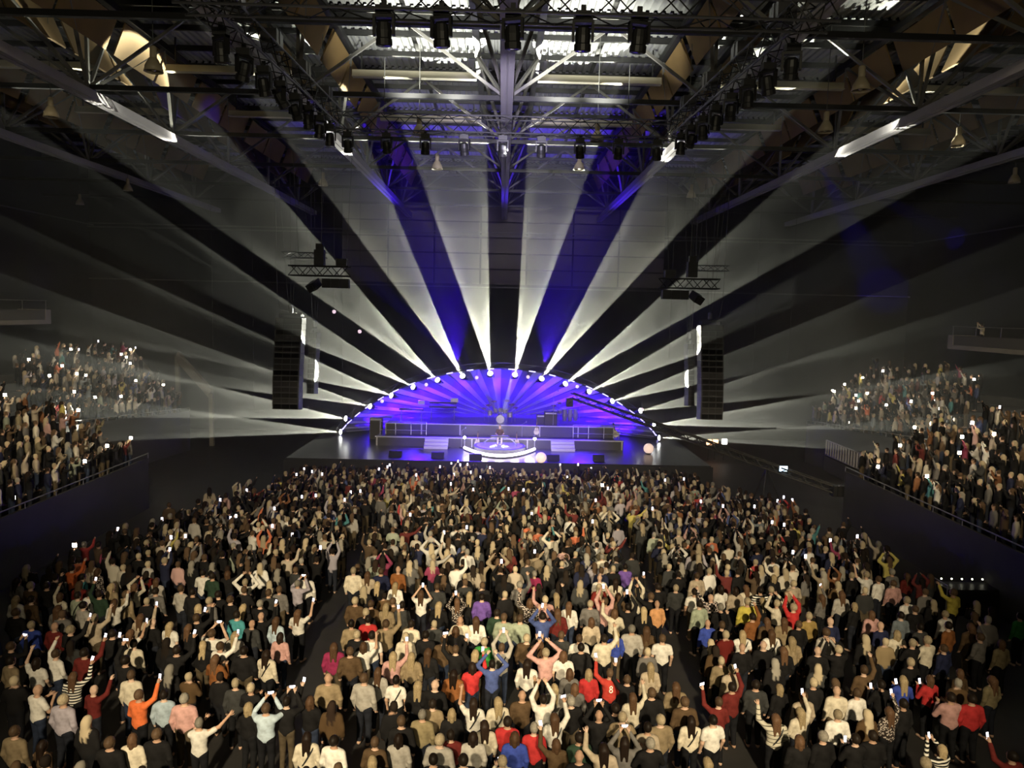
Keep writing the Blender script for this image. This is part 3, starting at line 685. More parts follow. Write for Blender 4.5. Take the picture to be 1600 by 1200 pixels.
# warm crew lights right of the stage
for i, (x, y) in enumerate(((1108, 691), (1118, 691), (1132, 690))):
    p = atY(x, y, 56); o = MB().box((-.18, -.1, -.2), (.18, .1, .2)).build('crew_lamp', mat('crew_glow%d' % (i//2), (1, .6, .3), .4, emit=((1, .5, .25) if i < 2 else (1, 1, .9)), es=4))
    o.location = p; MB().tube([(0, .12, -.2), (0, .12, -p.z)], .03, 6).build('pole', M_steel, o)
    tag(o, ['left orange work lamp backstage right of the stage', 'middle orange work lamp backstage right of the stage', 'white work lamp backstage right of the stage'][i], 'lamp', 'backstage work lamps')
# blue patches thrown on the right hand wall by stage lights
for tx, ty, pw, dg in ((1378, 452, 60000, 5), (1492, 372, 50000, 2.4), (1190, 465, 9000, 4), (325, 195, 16000, 4), (545, 60, 9000, 3)):
    T = atY(tx, ty, 65.4 if tx > 1300 else 40)
    if T.x > 35.8: T = CAM+ray(tx, ty)*(35.8/ray(tx, ty).x)
    spot('blue_spot', (15.5, 37.3, 18.6) if tx > 1300 else (2 if tx > 800 else -2, AY-.6, 6.2), T, pw*(.55 if tx > 1300 else 1.2), dg*1.6, (.04, .003, 1), .7, .1)
for x in (-3.7, -2.0, 2.0, 3.7): spot('roof_fill', (x, 28.6, 18.7), (x*1.1, 31.5, 22.6), 1900, 95, (1, 1, .9), .9, .1)  # added fill spots that brighten the roof deck
for x in (-4, 4): spot('front_fill', (x, 29, 17.2), (x*.9, 50.5, 2.2), 26000, 20, (.12, .03, 1), .9, .1)  # added blue fill for the stage front and risers
spot('singer_key', (0, 28.6, 17.3), RC+Vector((0, .4, 1.2)), 60000, 4, (1, .92, .85), .4, .1)  # added key light that brightens the singer from the front
# added lavender spot brightening the central roof chord, replacing light from the stage
spot('chord_fill', (0, 15.6, 16.2), (0, 40, 19.2), 22000, 24, (.8, .74, 1), .8, .1)
PEOPLE = """
17 1033 ta sd 0
57 1035 wh ld 2
58 1078 wh ba 6
115 1057 st lb 1 p|striped top
99 1094 li so 0
146 1078 dr ba 1
205 1055 cr sb 0
217 1086 or sb 1 p|bright orange top
256 1086 lb sd 0
23 1143 ta sb 0
67 1165 br ld 0
174 1160 bk sb 0
214 1155 cr lb 0
236 1148 bk sb 0
288 1092 pk sg 0
311 1130 wh sg 8|outstretched white T-shirt
372 1069 dg so 0
388 1074 bk so 6
390 1106 bk lo 0
422 1105 lb sb 3 p|light blue sweater
440 1098 bk sd 3 p
485 1096 bk lb 2 p
480 1152 cr ld 0 k
513 1060 ta ba 0
522 1158 wh sd 0
337 1030 rs lb 6|rust brown sweater
417 1022 cr ld 0 k
569 1060 lg sb 0
591 1050 lg lb 0
619 1063 wh sd 0 k
654 1071 bk lo 0
679 1070 bk ba 0
709 1053 rs ld 0
738 1042 rd ld 1 p|red top
769 1038 dn sd 5|denim blue shirt
676 1100 ta sd 0
660 1117 kh sg 0|khaki shirt
627 1127 bk sb 0
623 1155 lg ld 0
586 1160 br sb 0
582 1190 bk lo 0
689 1155 lg so 0
707 1150 dr sd 0
735 1152 lg ld 0
757 1134 cr ld 0
740 1098 wh ld 2 k
778 1097 cr lo 0 k
724 1188 bk sd 0
706 1115 bk lo 0
785 1190 cr so 6 p
677 1187 bk sd 0
834 1138 rd sg 0|red jacket
805 1152 bl lb 0
793 1128 rd sd 0
849 1093 wh sd 4|white arms-up top
866 1076 lg lo 0
866 1122 wh lb 1 p k
816 1087 br ba 1
914 1052 rd lo 0
953 1052 jr sb 2 p|number 8 jersey
980 1062 bk sb 2 p
892 1096 bk sg 0
936 1118 bk ba 3 p
962 1108 bk sd 0
990 1090 cr lb 1
1017 1083 bk sb 0
1056 1073 ta lb 0
1032 1125 ta so 0
972 1120 ta so 6
905 1153 dn2 sd 0|dark green jacket
905 1182 bk ba 0
943 1170 be ld 2
976 1160 gy ld 3 p
1016 1162 bk sg 6
869 1163 br lb 2 p
896 1052 gy lb 0
898 1075 gy lb 0
1012 1137 be sd 0
1085 1127 cr ld 0 k
1109 1125 wh sd 0|embracing pair
1212 1123 tc lb 2 k|thinly striped cardigan
1250 1113 cr lo 1 p
1315 1080 cr ba 0|pale couple
1332 1083 wh sb 0
1309 1117 wh so 0
1123 1097 dr sb 2 p
1144 1074 dr sd 1 p
1181 1070 dg sd 0
1218 1076 bk lo 0
1271 1067 bk so 0
1070 1097 br sb 0
1255 1088 be sb 0
1105 1192 bk lo 0
1249 1157 bk lb 0
1286 1151 bk sg 0
1389 1112 pa lb 1 p|printed blouse
1411 1063 bl lo 6 p
1453 1062 rd lb 6 p
1517 1092 rd sd 0|deep red shirt
1488 1090 pk sd 6
1472 1172 st lo 3 p
1582 1182 dr sd 2 p
1412 1100 bk sd 0
1377 1070 bk sd 6 p
1350 1047 br sb 1
1337 1155 bk sd 6 p
1364 1150 bk sd 0
1446 1193 bk so 0
1550 1063 kh lb 0
1500 1052 br lb 0
112 888 or sd 1
129 902 te sd 0
153 893 pa lb 0
211 917 cr lb 5|circled cream arms
27 937 wh lo 0
25 957 bk sb 0
49 977 bl so 0|dark blue shirt
17 1010 bk sb 3 p
85 979 dr ba 0
110 984 bk so 1 p
94 932 cr lb 2 k
124 930 gc sd 0 k
139 928 wh sd 0
130 946 lg sd 0
154 928 dn2 sd 2 p
91 952 gy lb 0
148 966 be so 1
179 942 wh lb 1
175 917 ta lo 0
197 929 ta sb 0
204 990 wh lb 1 p
209 1006 cr sd 0
241 973 bk ba 0
263 978 wh lo 0
245 908 lg lb 0
243 924 gy sd 0
87 1022 wh sb 2
132 1020 dr sd 1 p
196 1032 bk sd 2 p
176 990 bk sd 6 p
27 908 gy ld 0
53 915 br so 0
68 915 bk sd 1
220 965 be lb 1 p
47 937 br sd 0
383 910 wh so 5
465 912 li sg 3 p
466 958 wh lb 1 p|white aisle blouse
283 920 lg sb 0
301 925 bk sd 0
360 937 bk sb 0
435 922 gy sb 0
421 926 dg sb 0
370 961 te sd 0|teal top
395 974 dg ba 0
406 964 bk ba 1 p
432 970 lb lb 0
438 995 pk ld 0|pink top
368 993 lg lo 0
331 990 wh sb 3 p
344 1010 wh sb 1 p
381 1017 bk sd 0
317 1008 bk lo 0
276 1016 bk sd 1 p
522 1011 mg lb 0
388 949 bk lo 0
399 944 bk sg 0
310 950 bk lo 6 p
305 967 bk sb 1
297 980 bk lb 0
327 939 gy so 0
341 929 bk sd 0
332 900 dn2 sd 0
317 895 wh sd 6
356 897 bk lb 1
478 900 wh sd 0
553 892 cr so 0
574 898 be lb 0
595 893 nv sb 0
622 890 rs ba 0
590 914 bk lo 0
618 915 wh lo 0
658 928 wh lb 3 p
683 917 dg sb 0
686 946 bk lo 0
555 939 br so 0
582 944 br sb 0
572 957 bk so 0
602 948 ta lo 0
614 940 br sb 0
628 946 dg sd 0
714 940 pa lb 3 p
753 933 pu sd 0|purple top
777 958 dn2 sd 0
734 930 bk lo 0
739 970 wh lb 0
724 969 cr ba 6 p
643 975 cr sd 0
634 995 cr so 0|big pale jacket
575 968 rd sd 0
549 975 ta sd 0
603 975 ta sb 1 p
558 992 bk so 0
581 993 wh sd 0
568 1010 wh lb 1
547 1018 br sb 0
619 1025 pk lo 1 p
641 1026 ta lo 0
667 1020 bk lb 0
694 1000 br sb 0
712 1015 bk sb 2 p
743 1022 bk lo 2 p
757 1003 gn so 0|green hooded top
784 1012 lg sb 4 p k
795 965 gc sb 0
665 992 bk sd 0
712 985 bk lb 6
829 941 pa lb 2
848 963 dn sd 3 p
851 937 pk so 2
835 897 mg sg 0|magenta top
812 914 gy sg 1
1027 944 po ba 0|pale orange shirt
923 944 gy so 0
945 940 pk sb 4 p
944 998 cr sd 1|cream raised-arm jacket
966 990 bl lo 0|royal blue dress
985 983 lg sg 0
1008 985 br lb 0
1035 998 wh sb 0
877 993 dg sb 0
905 998 wh sb 0
855 1020 pk so 5
842 1007 bk lb 3 p
825 998 br so 0
878 1024 wh lb 0
908 1012 bk sd 0
1016 1042 be lo 0
805 966 gc sb 0
889 946 wh lb 0
869 932 bk lo 1
962 957 cr lb 2
980 949 bk sd 4 p
1005 954 bk lo 0
1017 932 bk sb 2
996 924 cr so 4
1056 919 dg so 0
937 903 wh ba 0
977 886 pu sd 0
962 909 cr ld 0
966 932 br lb 0
924 971 be lb 0
871 957 dr lb 0
1028 917 bk sd 2 p
824 1037 wh ld 0
1089 900 be sb 0
1086 925 wh sd 0
1111 934 ch ba 2|checked shirt
1093 944 gc sd 0 
1126 949 bk sg 0
1106 974 bl ba 0|blue shirt by the aisle
1133 920 wh ld 0
1147 922 be ld 0
1161 920 cr lb 0
1168 940 ye so 0
1190 922 st sd 0
1191 939 bk lo 0
1203 922 dg so 0
1209 903 bk lo 0
1214 943 cr so 5
1240 912 be so 0
1230 929 cr lo 0
1240 949 rd so 4
1176 964 rs sd 1
1160 991 wh lo 0 k
1205 990 wh lb 0 k
1160 1012 bk ba 0
1193 1008 bk ba 0
1237 1001 ta lo 0
1224 1017 bk lb 0
1248 976 bk sb 0
1264 963 go so 0
1291 988 lg sb 0
1298 971 nv ba 0
1278 1017 bk ba 0
1310 1015 bk so 3
1284 934 gy lb 1 p
1315 929 lg lb 0
1225 971 ta lb 0
1127 1033 ta so 0
1143 1046 be so 0
1198 971 br lb 0
1128 977 bk sb 1
1335 900 bk so 0
1335 947 bk lo 0
1351 898 wh so 2
1372 905 wh sb 0
1394 894 gy sg 0
1396 912 pk sb 0
1417 900 dr lb 0
1417 938 wh so 0
1408 962 bg sd 0
1430 952 bk sb 0
1381 979 nv ba 0
1397 990 cr lo 0
1490 926 ye sb 2|bright yellow top
1477 960 wh so 0
1482 978 rs sd 0
1473 1013 nv sb 0
1451 1001 cr so 6
1426 1005 bk so 6
1532 996 gy sb 1
1565 1006 kh lb 0
1517 980 br lb 0
1594 963 gn sd 0
1362 960 pk lb 0
1423 1035 bk so 0
1364 1030 bk ld 0
1438 980 dg sd 0
"""

# ------------------------------------------------------------------ people: bodies from a signed distance field, one continuous surface each
def surface_nets(S, org, h):
    """S: 3-D array of distances -> verts, quads"""
    neg = S < 0
    n0, n1, n2 = S.shape
    cor = [(i, j, k) for i in (0, 1) for j in (0, 1) for k in (0, 1)]
    cnt = sum(neg[i:n0-1+i, j:n1-1+j, k:n2-1+k].astype(np.int8) for i, j, k in cor)
    act = (cnt > 0) & (cnt < 8)
    idx = -np.ones(act.shape, np.int64); idx[act] = np.arange(act.sum())
    ijk = np.argwhere(act)
    acc = np.zeros((len(ijk), 3)); num = np.zeros(len(ijk))
    for a in range(8):
        for b in range(a+1, 8):
            ca, cb_ = np.array(cor[a]), np.array(cor[b])
            if np.abs(ca-cb_).sum() != 1: continue
            sa = S[tuple((ijk+ca).T)]; sb = S[tuple((ijk+cb_).T)]
            m = (sa < 0) != (sb < 0)
            t = np.where(m, sa/np.where(m, sa-sb, 1), 0)
            acc += np.where(m[:, None], ca+t[:, None]*(cb_-ca), 0); num += m
    V = org + (ijk + acc/num[:, None])*h
    Q = []
    for ax in range(3):
        sl0 = [slice(None)]*3; sl1 = [slice(None)]*3; sl0[ax] = slice(0, -1); sl1[ax] = slice(1, None)
        a = neg[tuple(sl0)]; b = neg[tuple(sl1)]
        e = np.argwhere(a != b)
        u, v = [(1, 2), (2, 0), (0, 1)][ax]
        ok = (e[:, u] > 0) & (e[:, v] > 0) & (e[:, u] < S.shape[u]-1) & (e[:, v] < S.shape[v]-1); e = e[ok]
        flip = ~a[tuple(e.T)]
        def sh(du, dv):
            q = e.copy(); q[:, u] += du; q[:, v] += dv; return idx[tuple(q.T)]
        q = np.stack([sh(-1, -1), sh(0, -1), sh(0, 0), sh(-1, 0)], 1)
        q[flip] = q[flip][:, ::-1]; Q.append(q)
    return V, np.concatenate(Q)
def cone(P, a, b, ra, rb):
    a = np.array(a, float); b = np.array(b, float); d = b-a
    t = np.clip(((P-a)@d)/max(1e-9, d@d), 0, 1)
    return np.linalg.norm(P-a-t[..., None]*d, axis=-1)-(ra+(rb-ra)*t)
def ell(P, c, r):
    r = np.array(r, float); q = (P-np.array(c))/r; k = np.linalg.norm(q, axis=-1)
    return (k-1)*r.min()
def smin(a, b, k=.03):
    h = np.clip(.5+.5*(b-a)/k, 0, 1); return b+(a-b)*h-k*h*(1-h)
POSES = {  # (left elbow, left wrist, right elbow, right wrist) for a figure looking along +y
    0: ((-.25, -.03, 1.12), (-.24, .06, .88), (.25, -.03, 1.12), (.24, .06, .88)),
    1: ((-.26, .0, 1.13), (-.2, .14, .95), (.33, .10, 1.56), (.30, .24, 1.83)),
    3: ((-.31, .16, 1.42), (-.10, .30, 1.70), (.31, .16, 1.42), (.10, .30, 1.70)),
    4: ((-.26, .08, 1.66), (-.10, .18, 1.93), (.26, .08, 1.66), (.10, .18, 1.93)),
    5: ((-.40, .04, 1.58), (-.14, .14, 1.84), (.40, .04, 1.58), (.14, .14, 1.84)),
    6: ((-.28, .06, 1.15), (-.09, .30, 1.32), (.28, .06, 1.15), (.09, .30, 1.32)),
    8: ((-.22, .2, 1.3), (.02, .42, 1.5), (.42, .05, 1.50), (.62, .10, 1.72)),
    9: ((-.24, .06, 1.18), (-.14, .32, 1.06), (.24, .06, 1.18), (.14, .32, 1.06)),
}
def mirror(p): return tuple((-v[0], v[1], v[2]) for v in (p[2], p[3], p[0], p[1]))
POSES[2] = mirror(POSES[1])
def dressed(P, pose, what, sit=False):
    le, lw, re, rw = POSES[pose]
    sh = .185
    if what == 'head':
        d = ell(P, (0, .015, 1.63), (.078, .1, .118))
        d = smin(d, cone(P, (0, -.01, 1.42), (0, .005, 1.55), .056, .052), .03)
        d = smin(d, cone(P, (0, .105, 1.645), (0, .125, 1.61), .01, .014), .02)
        for s in (-1, 1): d = np.minimum(d, ell(P, (s*.08, .005, 1.63), (.014, .022, .034)))
        return smin(d, ell(P, (0, .07, 1.545), (.04, .035, .03)), .03)
    def torso(o):
        d = ell(P, (0, 0, .97), (.165+o, .12+o, .15+o))
        d = smin(d, ell(P, (0, 0, 1.12), (.145+o, .105+o, .2+o)), .06)
        d = smin(d, ell(P, (0, 0, 1.29), (.172+o, .118+o, .18+o)), .06)
        return smin(d, cone(P, (-.13, -.01, 1.405), (.13, -.01, 1.405), .058+o, .058+o), .06)
    def arm(o, up=True, fore=True, cut=1.0):
        d = None
        for s, e, w_ in ((-1, le, lw), (1, re, rw)):
            S0 = (s*sh, -.01, 1.385 + (.03 if e[2] > 1.45 else 0))
            q = cone(P, S0, e, .054+o, .042+o); d = q if d is None else np.minimum(d, q)
            if fore:
                w2 = np.array(e)+(np.array(w_)-np.array(e))*cut
                d = smin(d, cone(P, e, w2, .042+o, .03+o), .02)
        return d
    def legs(o):
        d = None
        for s in (-1, 1):
            if sit: q = smin(cone(P, (s*.09, 0, .93), (s*.13, .42, .9), .09+o, .065+o), cone(P, (s*.13, .42, .9), (s*.13, .40, .48), .06+o, .045+o), .03)
            else: q = smin(cone(P, (s*.088, 0, .92), (s*.1, .02, .5), .088+o, .058+o), cone(P, (s*.1, .02, .5), (s*.105, -.02, .09), .058+o, .042+o), .03)
            d = q if d is None else np.minimum(d, q)
        return d
    if what == 'body':
        d = smin(smin(torso(0), arm(0), .04), legs(0), .04)
        d = smin(d, dressed(P, pose, 'head'), .03)
        for s, e, w_ in ((-1, le, lw), (1, re, rw)):
            e = np.array(e); w_ = np.array(w_); u = (w_-e)/np.linalg.norm(w_-e)
            d = smin(d, cone(P, w_, w_+u*.075, .03, .034), .02)
        for s in (-1, 1):
            if sit: d = smin(d, cone(P, (s*.13, .36, .44), (s*.14, .55, .42), .04, .034), .03)
            else: d = smin(d, cone(P, (s*.105, -.04, .045), (s*.125, .16, .036), .042, .034), .03)
        return d
    if what == 'top': d = smin(torso(.016), arm(.014, cut=.97), .05); return np.maximum(np.maximum(d, .86-P[..., 2]), np.where(np.abs(P[..., 0]) < .09, P[..., 2]-1.475, -1))
    if what == 'tee':
        d = torso(.014); q = None
        for s, e in ((-1, le), (1, re)):
            S0 = np.array((s*sh, -.01, 1.385)); c = cone(P, S0, S0+(np.array(e)-S0)*.62, .068, .064); q = c if q is None else np.minimum(q, c)
        d = smin(d, q, .04); return np.maximum(np.maximum(d, .88-P[..., 2]), np.where(np.abs(P[..., 0]) < .09, P[..., 2]-1.47, -1))
    if what == 'trousers': d = smin(ell(P, (0, 0, .95), (.175, .13, .13)), legs(.014), .05); return np.maximum(np.maximum(d, P[..., 2]-1.02), (.5 if sit else .085)-P[..., 2])
    if what in ('short', 'long', 'bun', 'bob'):
        d = ell(P, (0, -.005, 1.645), (.093, .112, .125))
        face = np.maximum(.055-P[..., 1], P[..., 2]-1.69)          # carve the face free
        low = (1.56 if what in ('short', 'bun') else 1.5)+.0*P[..., 2]
        d = np.maximum(d, -face); d = np.maximum(d, low-P[..., 2]+.25*np.maximum(0, P[..., 1]))
        if what == 'long':
            q = smin(cone(P, (-.03, -.065, 1.62), (-.05, -.105, 1.27), .07, .035), cone(P, (.03, -.065, 1.62), (.05, -.105, 1.27), .07, .035), .04); d = smin(d, q, .04)
        if what == 'bob':
            for s in (-1, 1): d = smin(d, cone(P, (s*.06, -.03, 1.62), (s*.075, -.03, 1.47), .045, .03), .03)
            d = smin(d, cone(P, (0, -.06, 1.6), (0, -.07, 1.47), .07, .05), .03)
        if what == 'bun': d = smin(d, ell(P, (0, -.07, 1.76), (.05, .05, .05)), .02)
        return d
def grid(lo, hi, h):
    ax = [np.arange(lo[i], hi[i]+h, h) for i in range(3)]
    return np.stack(np.meshgrid(*ax, indexing='ij'), -1)
def bounds(pose, what):
    if what in ('short', 'long', 'bun', 'bob'): return (-.2, -.2, 1.15), (.2, .2, 1.85)
    if what == 'trousers': return (-.3, -.25, 0), (.3, .6, 1.1)
    pts = np.array(POSES[pose]); r = .18
    lo = [min(-.33, pts[:, 0].min()-r), -.22, -.03]; hi = [max(.33, pts[:, 0].max()+r), max(.28, pts[:, 1].max()+r), max(1.8, pts[:, 2].max()+r)]
    if what in ('top', 'tee'): lo[2] = .8
    return lo, hi
MCACHE = {}
M_eye = mat('eye', (.02, .015, .012), .2); M_lip = mat('lips', (.35, .1, .09), .5)
def pmesh(pose, what, h, sit=False):
    key = (pose if what in ('body', 'top', 'tee') else 0, what, h, sit)
    if key in MCACHE: return MCACHE[key]
    lo, hi = bounds(pose, what)
    if sit: hi = (hi[0], max(hi[1], .7), hi[2])
    G = grid(lo, hi, h); V, Q = surface_nets(dressed(G, pose, what, sit), np.array(lo), h)
    b = MB(); b.v = [tuple(p) for p in V]; b.f = [tuple(q) for q in Q]; b.mi = [0]*len(b.f)
    if what == 'body':
        le, lw, re, rw = POSES[pose]
        for s, e, w_ in ((-1, le, lw), (1, re, rw)):   # five fingers on each palm
            e = Vector(e); w_ = Vector(w_); u = (w_-e).normalized(); pal = w_+u*.075
            side = u.cross(Vector((0, 1, 0)) if abs(u.y) < .8 else Vector((1, 0, 0))).normalized(); nr = side.cross(u)
            if nr.y < 0: nr = -nr
            for i in range(4):
                r0 = pal+side*((i-1.5)*.019); L = (.07, .08, .075, .06)[i]
                b.tube([r0-u*.01, r0+u*(L*.5)+nr*.008, r0+u*(L*.85)+nr*.04], .0095, 5, r2=.0075)
            r0 = w_+u*.035+side*(-s*.03); b.tube([r0, r0+side*(-s*.03)+u*.035+nr*.01, r0+side*(-s*.035)+u*.065+nr*.025], .0105, 5, r2=.008)
        for s in (-1, 1): b.ball((s*.03, .1, 1.648), .011, 6, 1)
        b.ball((0, .103, 1.575), .017, 6, 2, (1.3, .5, .4))
    me = bpy.data.meshes.new(what+'_mesh'); me.from_pydata(b.v, [], b.f)
    me.polygons.foreach_set('use_smooth', [True]*len(b.f))
    for m in ([SKIN, M_eye, M_lip] if what == 'body' else [HAIR] if what in ('short', 'long', 'bun', 'bob') else [CLOTH['plain']]): me.materials.append(m)
    if any(b.mi): me.polygons.foreach_set('material_index', b.mi)
    MCACHE[key] = me; return me
TOPS = {'ta': ((.30, .22, .12), 'tan sweater'), 'wh': ((.78, .73, .64), 'white top'), 'st': ((.75, .7, .6), 'black-and-white striped top'), 'li': ((.42, .37, .42), 'lilac grey top'), 'dr': ((.16, .018, .014), 'dark red top'),
        'cr': ((.70, .61, .45), 'cream top'), 'or': ((.72, .14, .02), 'orange top'), 'lb': ((.45, .55, .62), 'light blue top'), 'br': ((.11, .065, .03), 'brown top'), 'bk': ((.013, .012, .012), 'black top'), 'pk': ((.60, .32, .28), 'pink top'),
        'dg': ((.045, .045, .043), 'dark grey jacket'), 'rs': ((.26, .09, .02), 'rust top'), 'lg': ((.45, .41, .35), 'light grey top'), 'rd': ((.55, .02, .02), 'red top'), 'dn': ((.06, .09, .26), 'denim blue shirt'), 'kh': ((.28, .22, .11), 'khaki shirt'),
        'bl': ((.03, .06, .35), 'blue top'), 'jr': ((.50, .035, .02), 'red number 8 jersey'), 'dn2': ((.03, .06, .035), 'dark green top'), 'be': ((.48, .38, .26), 'beige top'), 'gy': ((.17, .155, .14), 'grey top'), 'tc': ((.62, .56, .42), 'thin-striped cardigan'),
        'pa': ((.5, .42, .36), 'printed blouse'), 'te': ((.06, .32, .34), 'teal top'), 'gc': ((.33, .37, .26), 'grey green top'), 'mg': ((.33, .02, .09), 'magenta top'), 'nv': ((.018, .022, .06), 'navy top'), 'pu': ((.17, .08, .38), 'purple top'),
        'gn': ((.04, .30, .05), 'green top'), 'po': ((.70, .33, .12), 'pale orange shirt'), 'ch': ((.5, .4, .35), 'checked shirt'), 'ye': ((.68, .55, .06), 'yellow top'), 'go': ((.35, .23, .06), 'golden brown top'), 'bg': ((.18, .21, .23), 'blue grey shirt')}
PAT = {'st': 'stripe', 'tc': 'thin', 'ch': 'check', 'pa': 'print'}
HAIRS = {'sd': ('short', (.02, .014, .01), 'short dark hair'), 'sb': ('short', (.10, .062, .036), 'short brown hair'), 'sg': ('short', (.30, .27, .22), 'short grey hair'), 'so': ('short', (.46, .37, .24), 'short fair hair'),
         'ld': ('long', (.025, .015, .01), 'long dark hair'), 'lb': ('long', (.12, .065, .035), 'long brown hair'), 'lo': ('long', (.45, .34, .19), 'long blond hair'), 'ba': (None, None, 'a bald head')}
SKINS = [(.62, .40, .28), (.55, .34, .23), (.66, .45, .33), (.48, .29, .19)]
H1 = .0185
def dull(c, k=.25):
    g = sum(c)/3; return tuple(v+(g-v)*k for v in c)
people = []
for ln in PEOPLE.strip().split('\n'):
    a, _, lm = ln.partition('|'); q = a.split()
    people.append(dict(hx=float(q[0]), hy=float(q[1]), top=q[2], hair=q[3], pose=int(q[4]), fl=''.join(q[5:]), lm=lm.strip()))
for p in people:
    p['s'] = rnd.uniform(.95, 1.0) if p['hair'] in ('ld', 'lb', 'lo') else rnd.uniform(.99, 1.07)
    w0 = atZ(p['hx'], p['hy'], 1.63*p['s']); p['pos'] = np.array((w0.x, w0.y))
# keep shoulder room between neighbours
for it in range(60):
    for i in range(len(people)):
        a = people[i]['pos']
        for j in range(i+1, len(people)):
            b = people[j]['pos']; d = b-a
            if abs(d[0]) > .6 or abs(d[1]) > .6: continue
            e = math.hypot(d[0]/.50, d[1]/.40)
            if e < 1:
                if e < 1e-3: d = np.array((.1, .05)); e = .2
                m = d*(1/e-1)*.5*.6; people[i]['pos'] = a = a-m; people[j]['pos'] = b+m
# labels: look first, then the nearest landmark neighbour
ACT = {0: '', 1: 'raising one arm', 2: 'raising one arm', 3: 'hands held up before the face', 4: 'both arms straight up', 5: 'both arms overhead', 6: 'hands at the chest', 8: 'stretching one arm out'}
LMS = [p for p in people if p['lm']]
def rel(p, q):
    d = p['pos']-q['pos']; r = math.hypot(*d)
    far = 'just ' if r < 1.0 else '' if r < 2.5 else 'well '
    dirn = ('left of' if d[0] < 0 else 'right of') if abs(d[0]) > abs(d[1]) else ('beyond' if d[1] > 0 else 'in front of')
    return far+dirn+' the '+q['lm']
used = set()
def uniq(cands):
    for c in cands:
        if c not in used and 4 <= len(c.split()) <= 16: used.add(c); return c
    c = min(cands, key=lambda k: len(k.split())); used.add(c); return c
for p in people:
    g = TOPS[p['top']][1]; h = HAIRS[p['hair']][2]; act = ACT[p['pose']]
    p['g'] = g
    near = sorted((q for q in LMS if q is not p), key=lambda q: math.hypot(*(q['pos']-p['pos'])))[:26]
    c = []
    if p['lm']: c.append('person in %s, with %s%s' % (g, h, ', '+act if act else ''))
    c += ['person in %s with %s, %s' % (g, h, rel(p, q)) for q in near]
    c += ['person in %s %s, %s' % (g, act, rel(p, q)) for q in near if act]
    c += ['person in %s, %s' % (g, rel(p, q)) for q in near]
    c += ['person in %s, %s, %s' % (g, rel(p, near[i]), rel(p, near[j]).replace('the ', '')) for i in range(4) for j in range(4) if i != j]
    p['label'] = uniq(c); p['near'] = near
def put(name, me, parent, col, m=None):
    o = bpy.data.objects.new(name, me); C.objects.link(o); o.parent = parent; o.color = (*col, 1)
    if m: o.material_slots[0].link = 'OBJECT'; o.material_slots[0].material = m
    return o
def strap_mesh(pose):
    if 'strap' not in MCACHE:
        b = MB(); pts = []
        for k in range(21):
            t = 2*math.pi*k/20; z = 1.2+.26*math.cos(t); x = .14*math.cos(t)+.02; y = -.155*math.sin(t)
            pts.append((x, y, z))
        b.tube(pts, .016, 5); MCACHE['strap'] = b.build('bag_strap', M_black); C.objects.unlink(MCACHE['strap'])
    return MCACHE['strap'].data
def jersey_mesh():
    b = MB()
    for zc, r in ((1.315, .045), (1.225, .052)):
        n = 14
        for k in range(n):
            a0 = 2*math.pi*k/n; a1 = 2*math.pi*(k+1)/n
            v = []
            for a in (a0, a1):
                for rr in (r, r-.024):
                    for y in (-.15, -.12): v.append((rr*math.cos(a), y, zc+rr*1.05*math.sin(a)))
            b.add(v, [(0, 2, 6, 4), (1, 5, 7, 3), (0, 4, 5, 1), (2, 3, 7, 6)])
    return b
ph = MB().box((-.038, -.005, -.078), (.038, .004, .078)).build('phone_proto', M_black); phs = MB().box((-.034, -.0075, -.07), (.034, -.0052, .07)).build('phone_screen_proto', mat('phone_screen', (.5, .5, .6), .3, emit=(.92, .88, 1), es=3.2))
C.objects.unlink(ph); C.objects.unlink(phs)
def make_person(pos, z, s, pose, top, hair, fl, rotz, skin, trs, wide=1.0, sit=False):
    body = bpy.data.objects.new('person', pmesh(pose, 'body', H1, sit)); C.objects.link(body)
    body.location = (pos[0], pos[1], z); body.scale = (s*wide, s*wide, s); body.rotation_euler = (0, 0, rotz); body.color = (*skin, 1)
    col = TOPS[top][0]; f = rnd.uniform(.85, 1.12)
    kind = 'tee' if sit or (top in ('wh', 'jr') and rnd.random() < .4) else 'top'
    t = put('top', pmesh(pose, kind, H1), body, [min(1, c*f) for c in dull(col, .1)], CLOTH[PAT[top]] if top in PAT else None)
    put('trousers', pmesh(0, 'trousers', H1, sit), body, trs)
    hk, hc, _ = HAIRS[hair]
    if hk:
        if hk == 'long' and rnd.random() < .3: hk = 'bob'
        put('hair', pmesh(0, hk, .0165), body, (lambda k: [c*k for c in hc])(rnd.uniform(.65, 1.25)))
    if 'k' in fl: put('bag_strap', strap_mesh(pose), body, (0, 0, 0))
    if top == 'jr':
        j = jersey_mesh().build('jersey_number', mat('jersey_white', (.8, .75, .65), .8), t)
    return body
TRS = [(.012, .012, .014), (.02, .022, .03), (.03, .04, .07), (.012, .012, .013), (.10, .075, .045)]
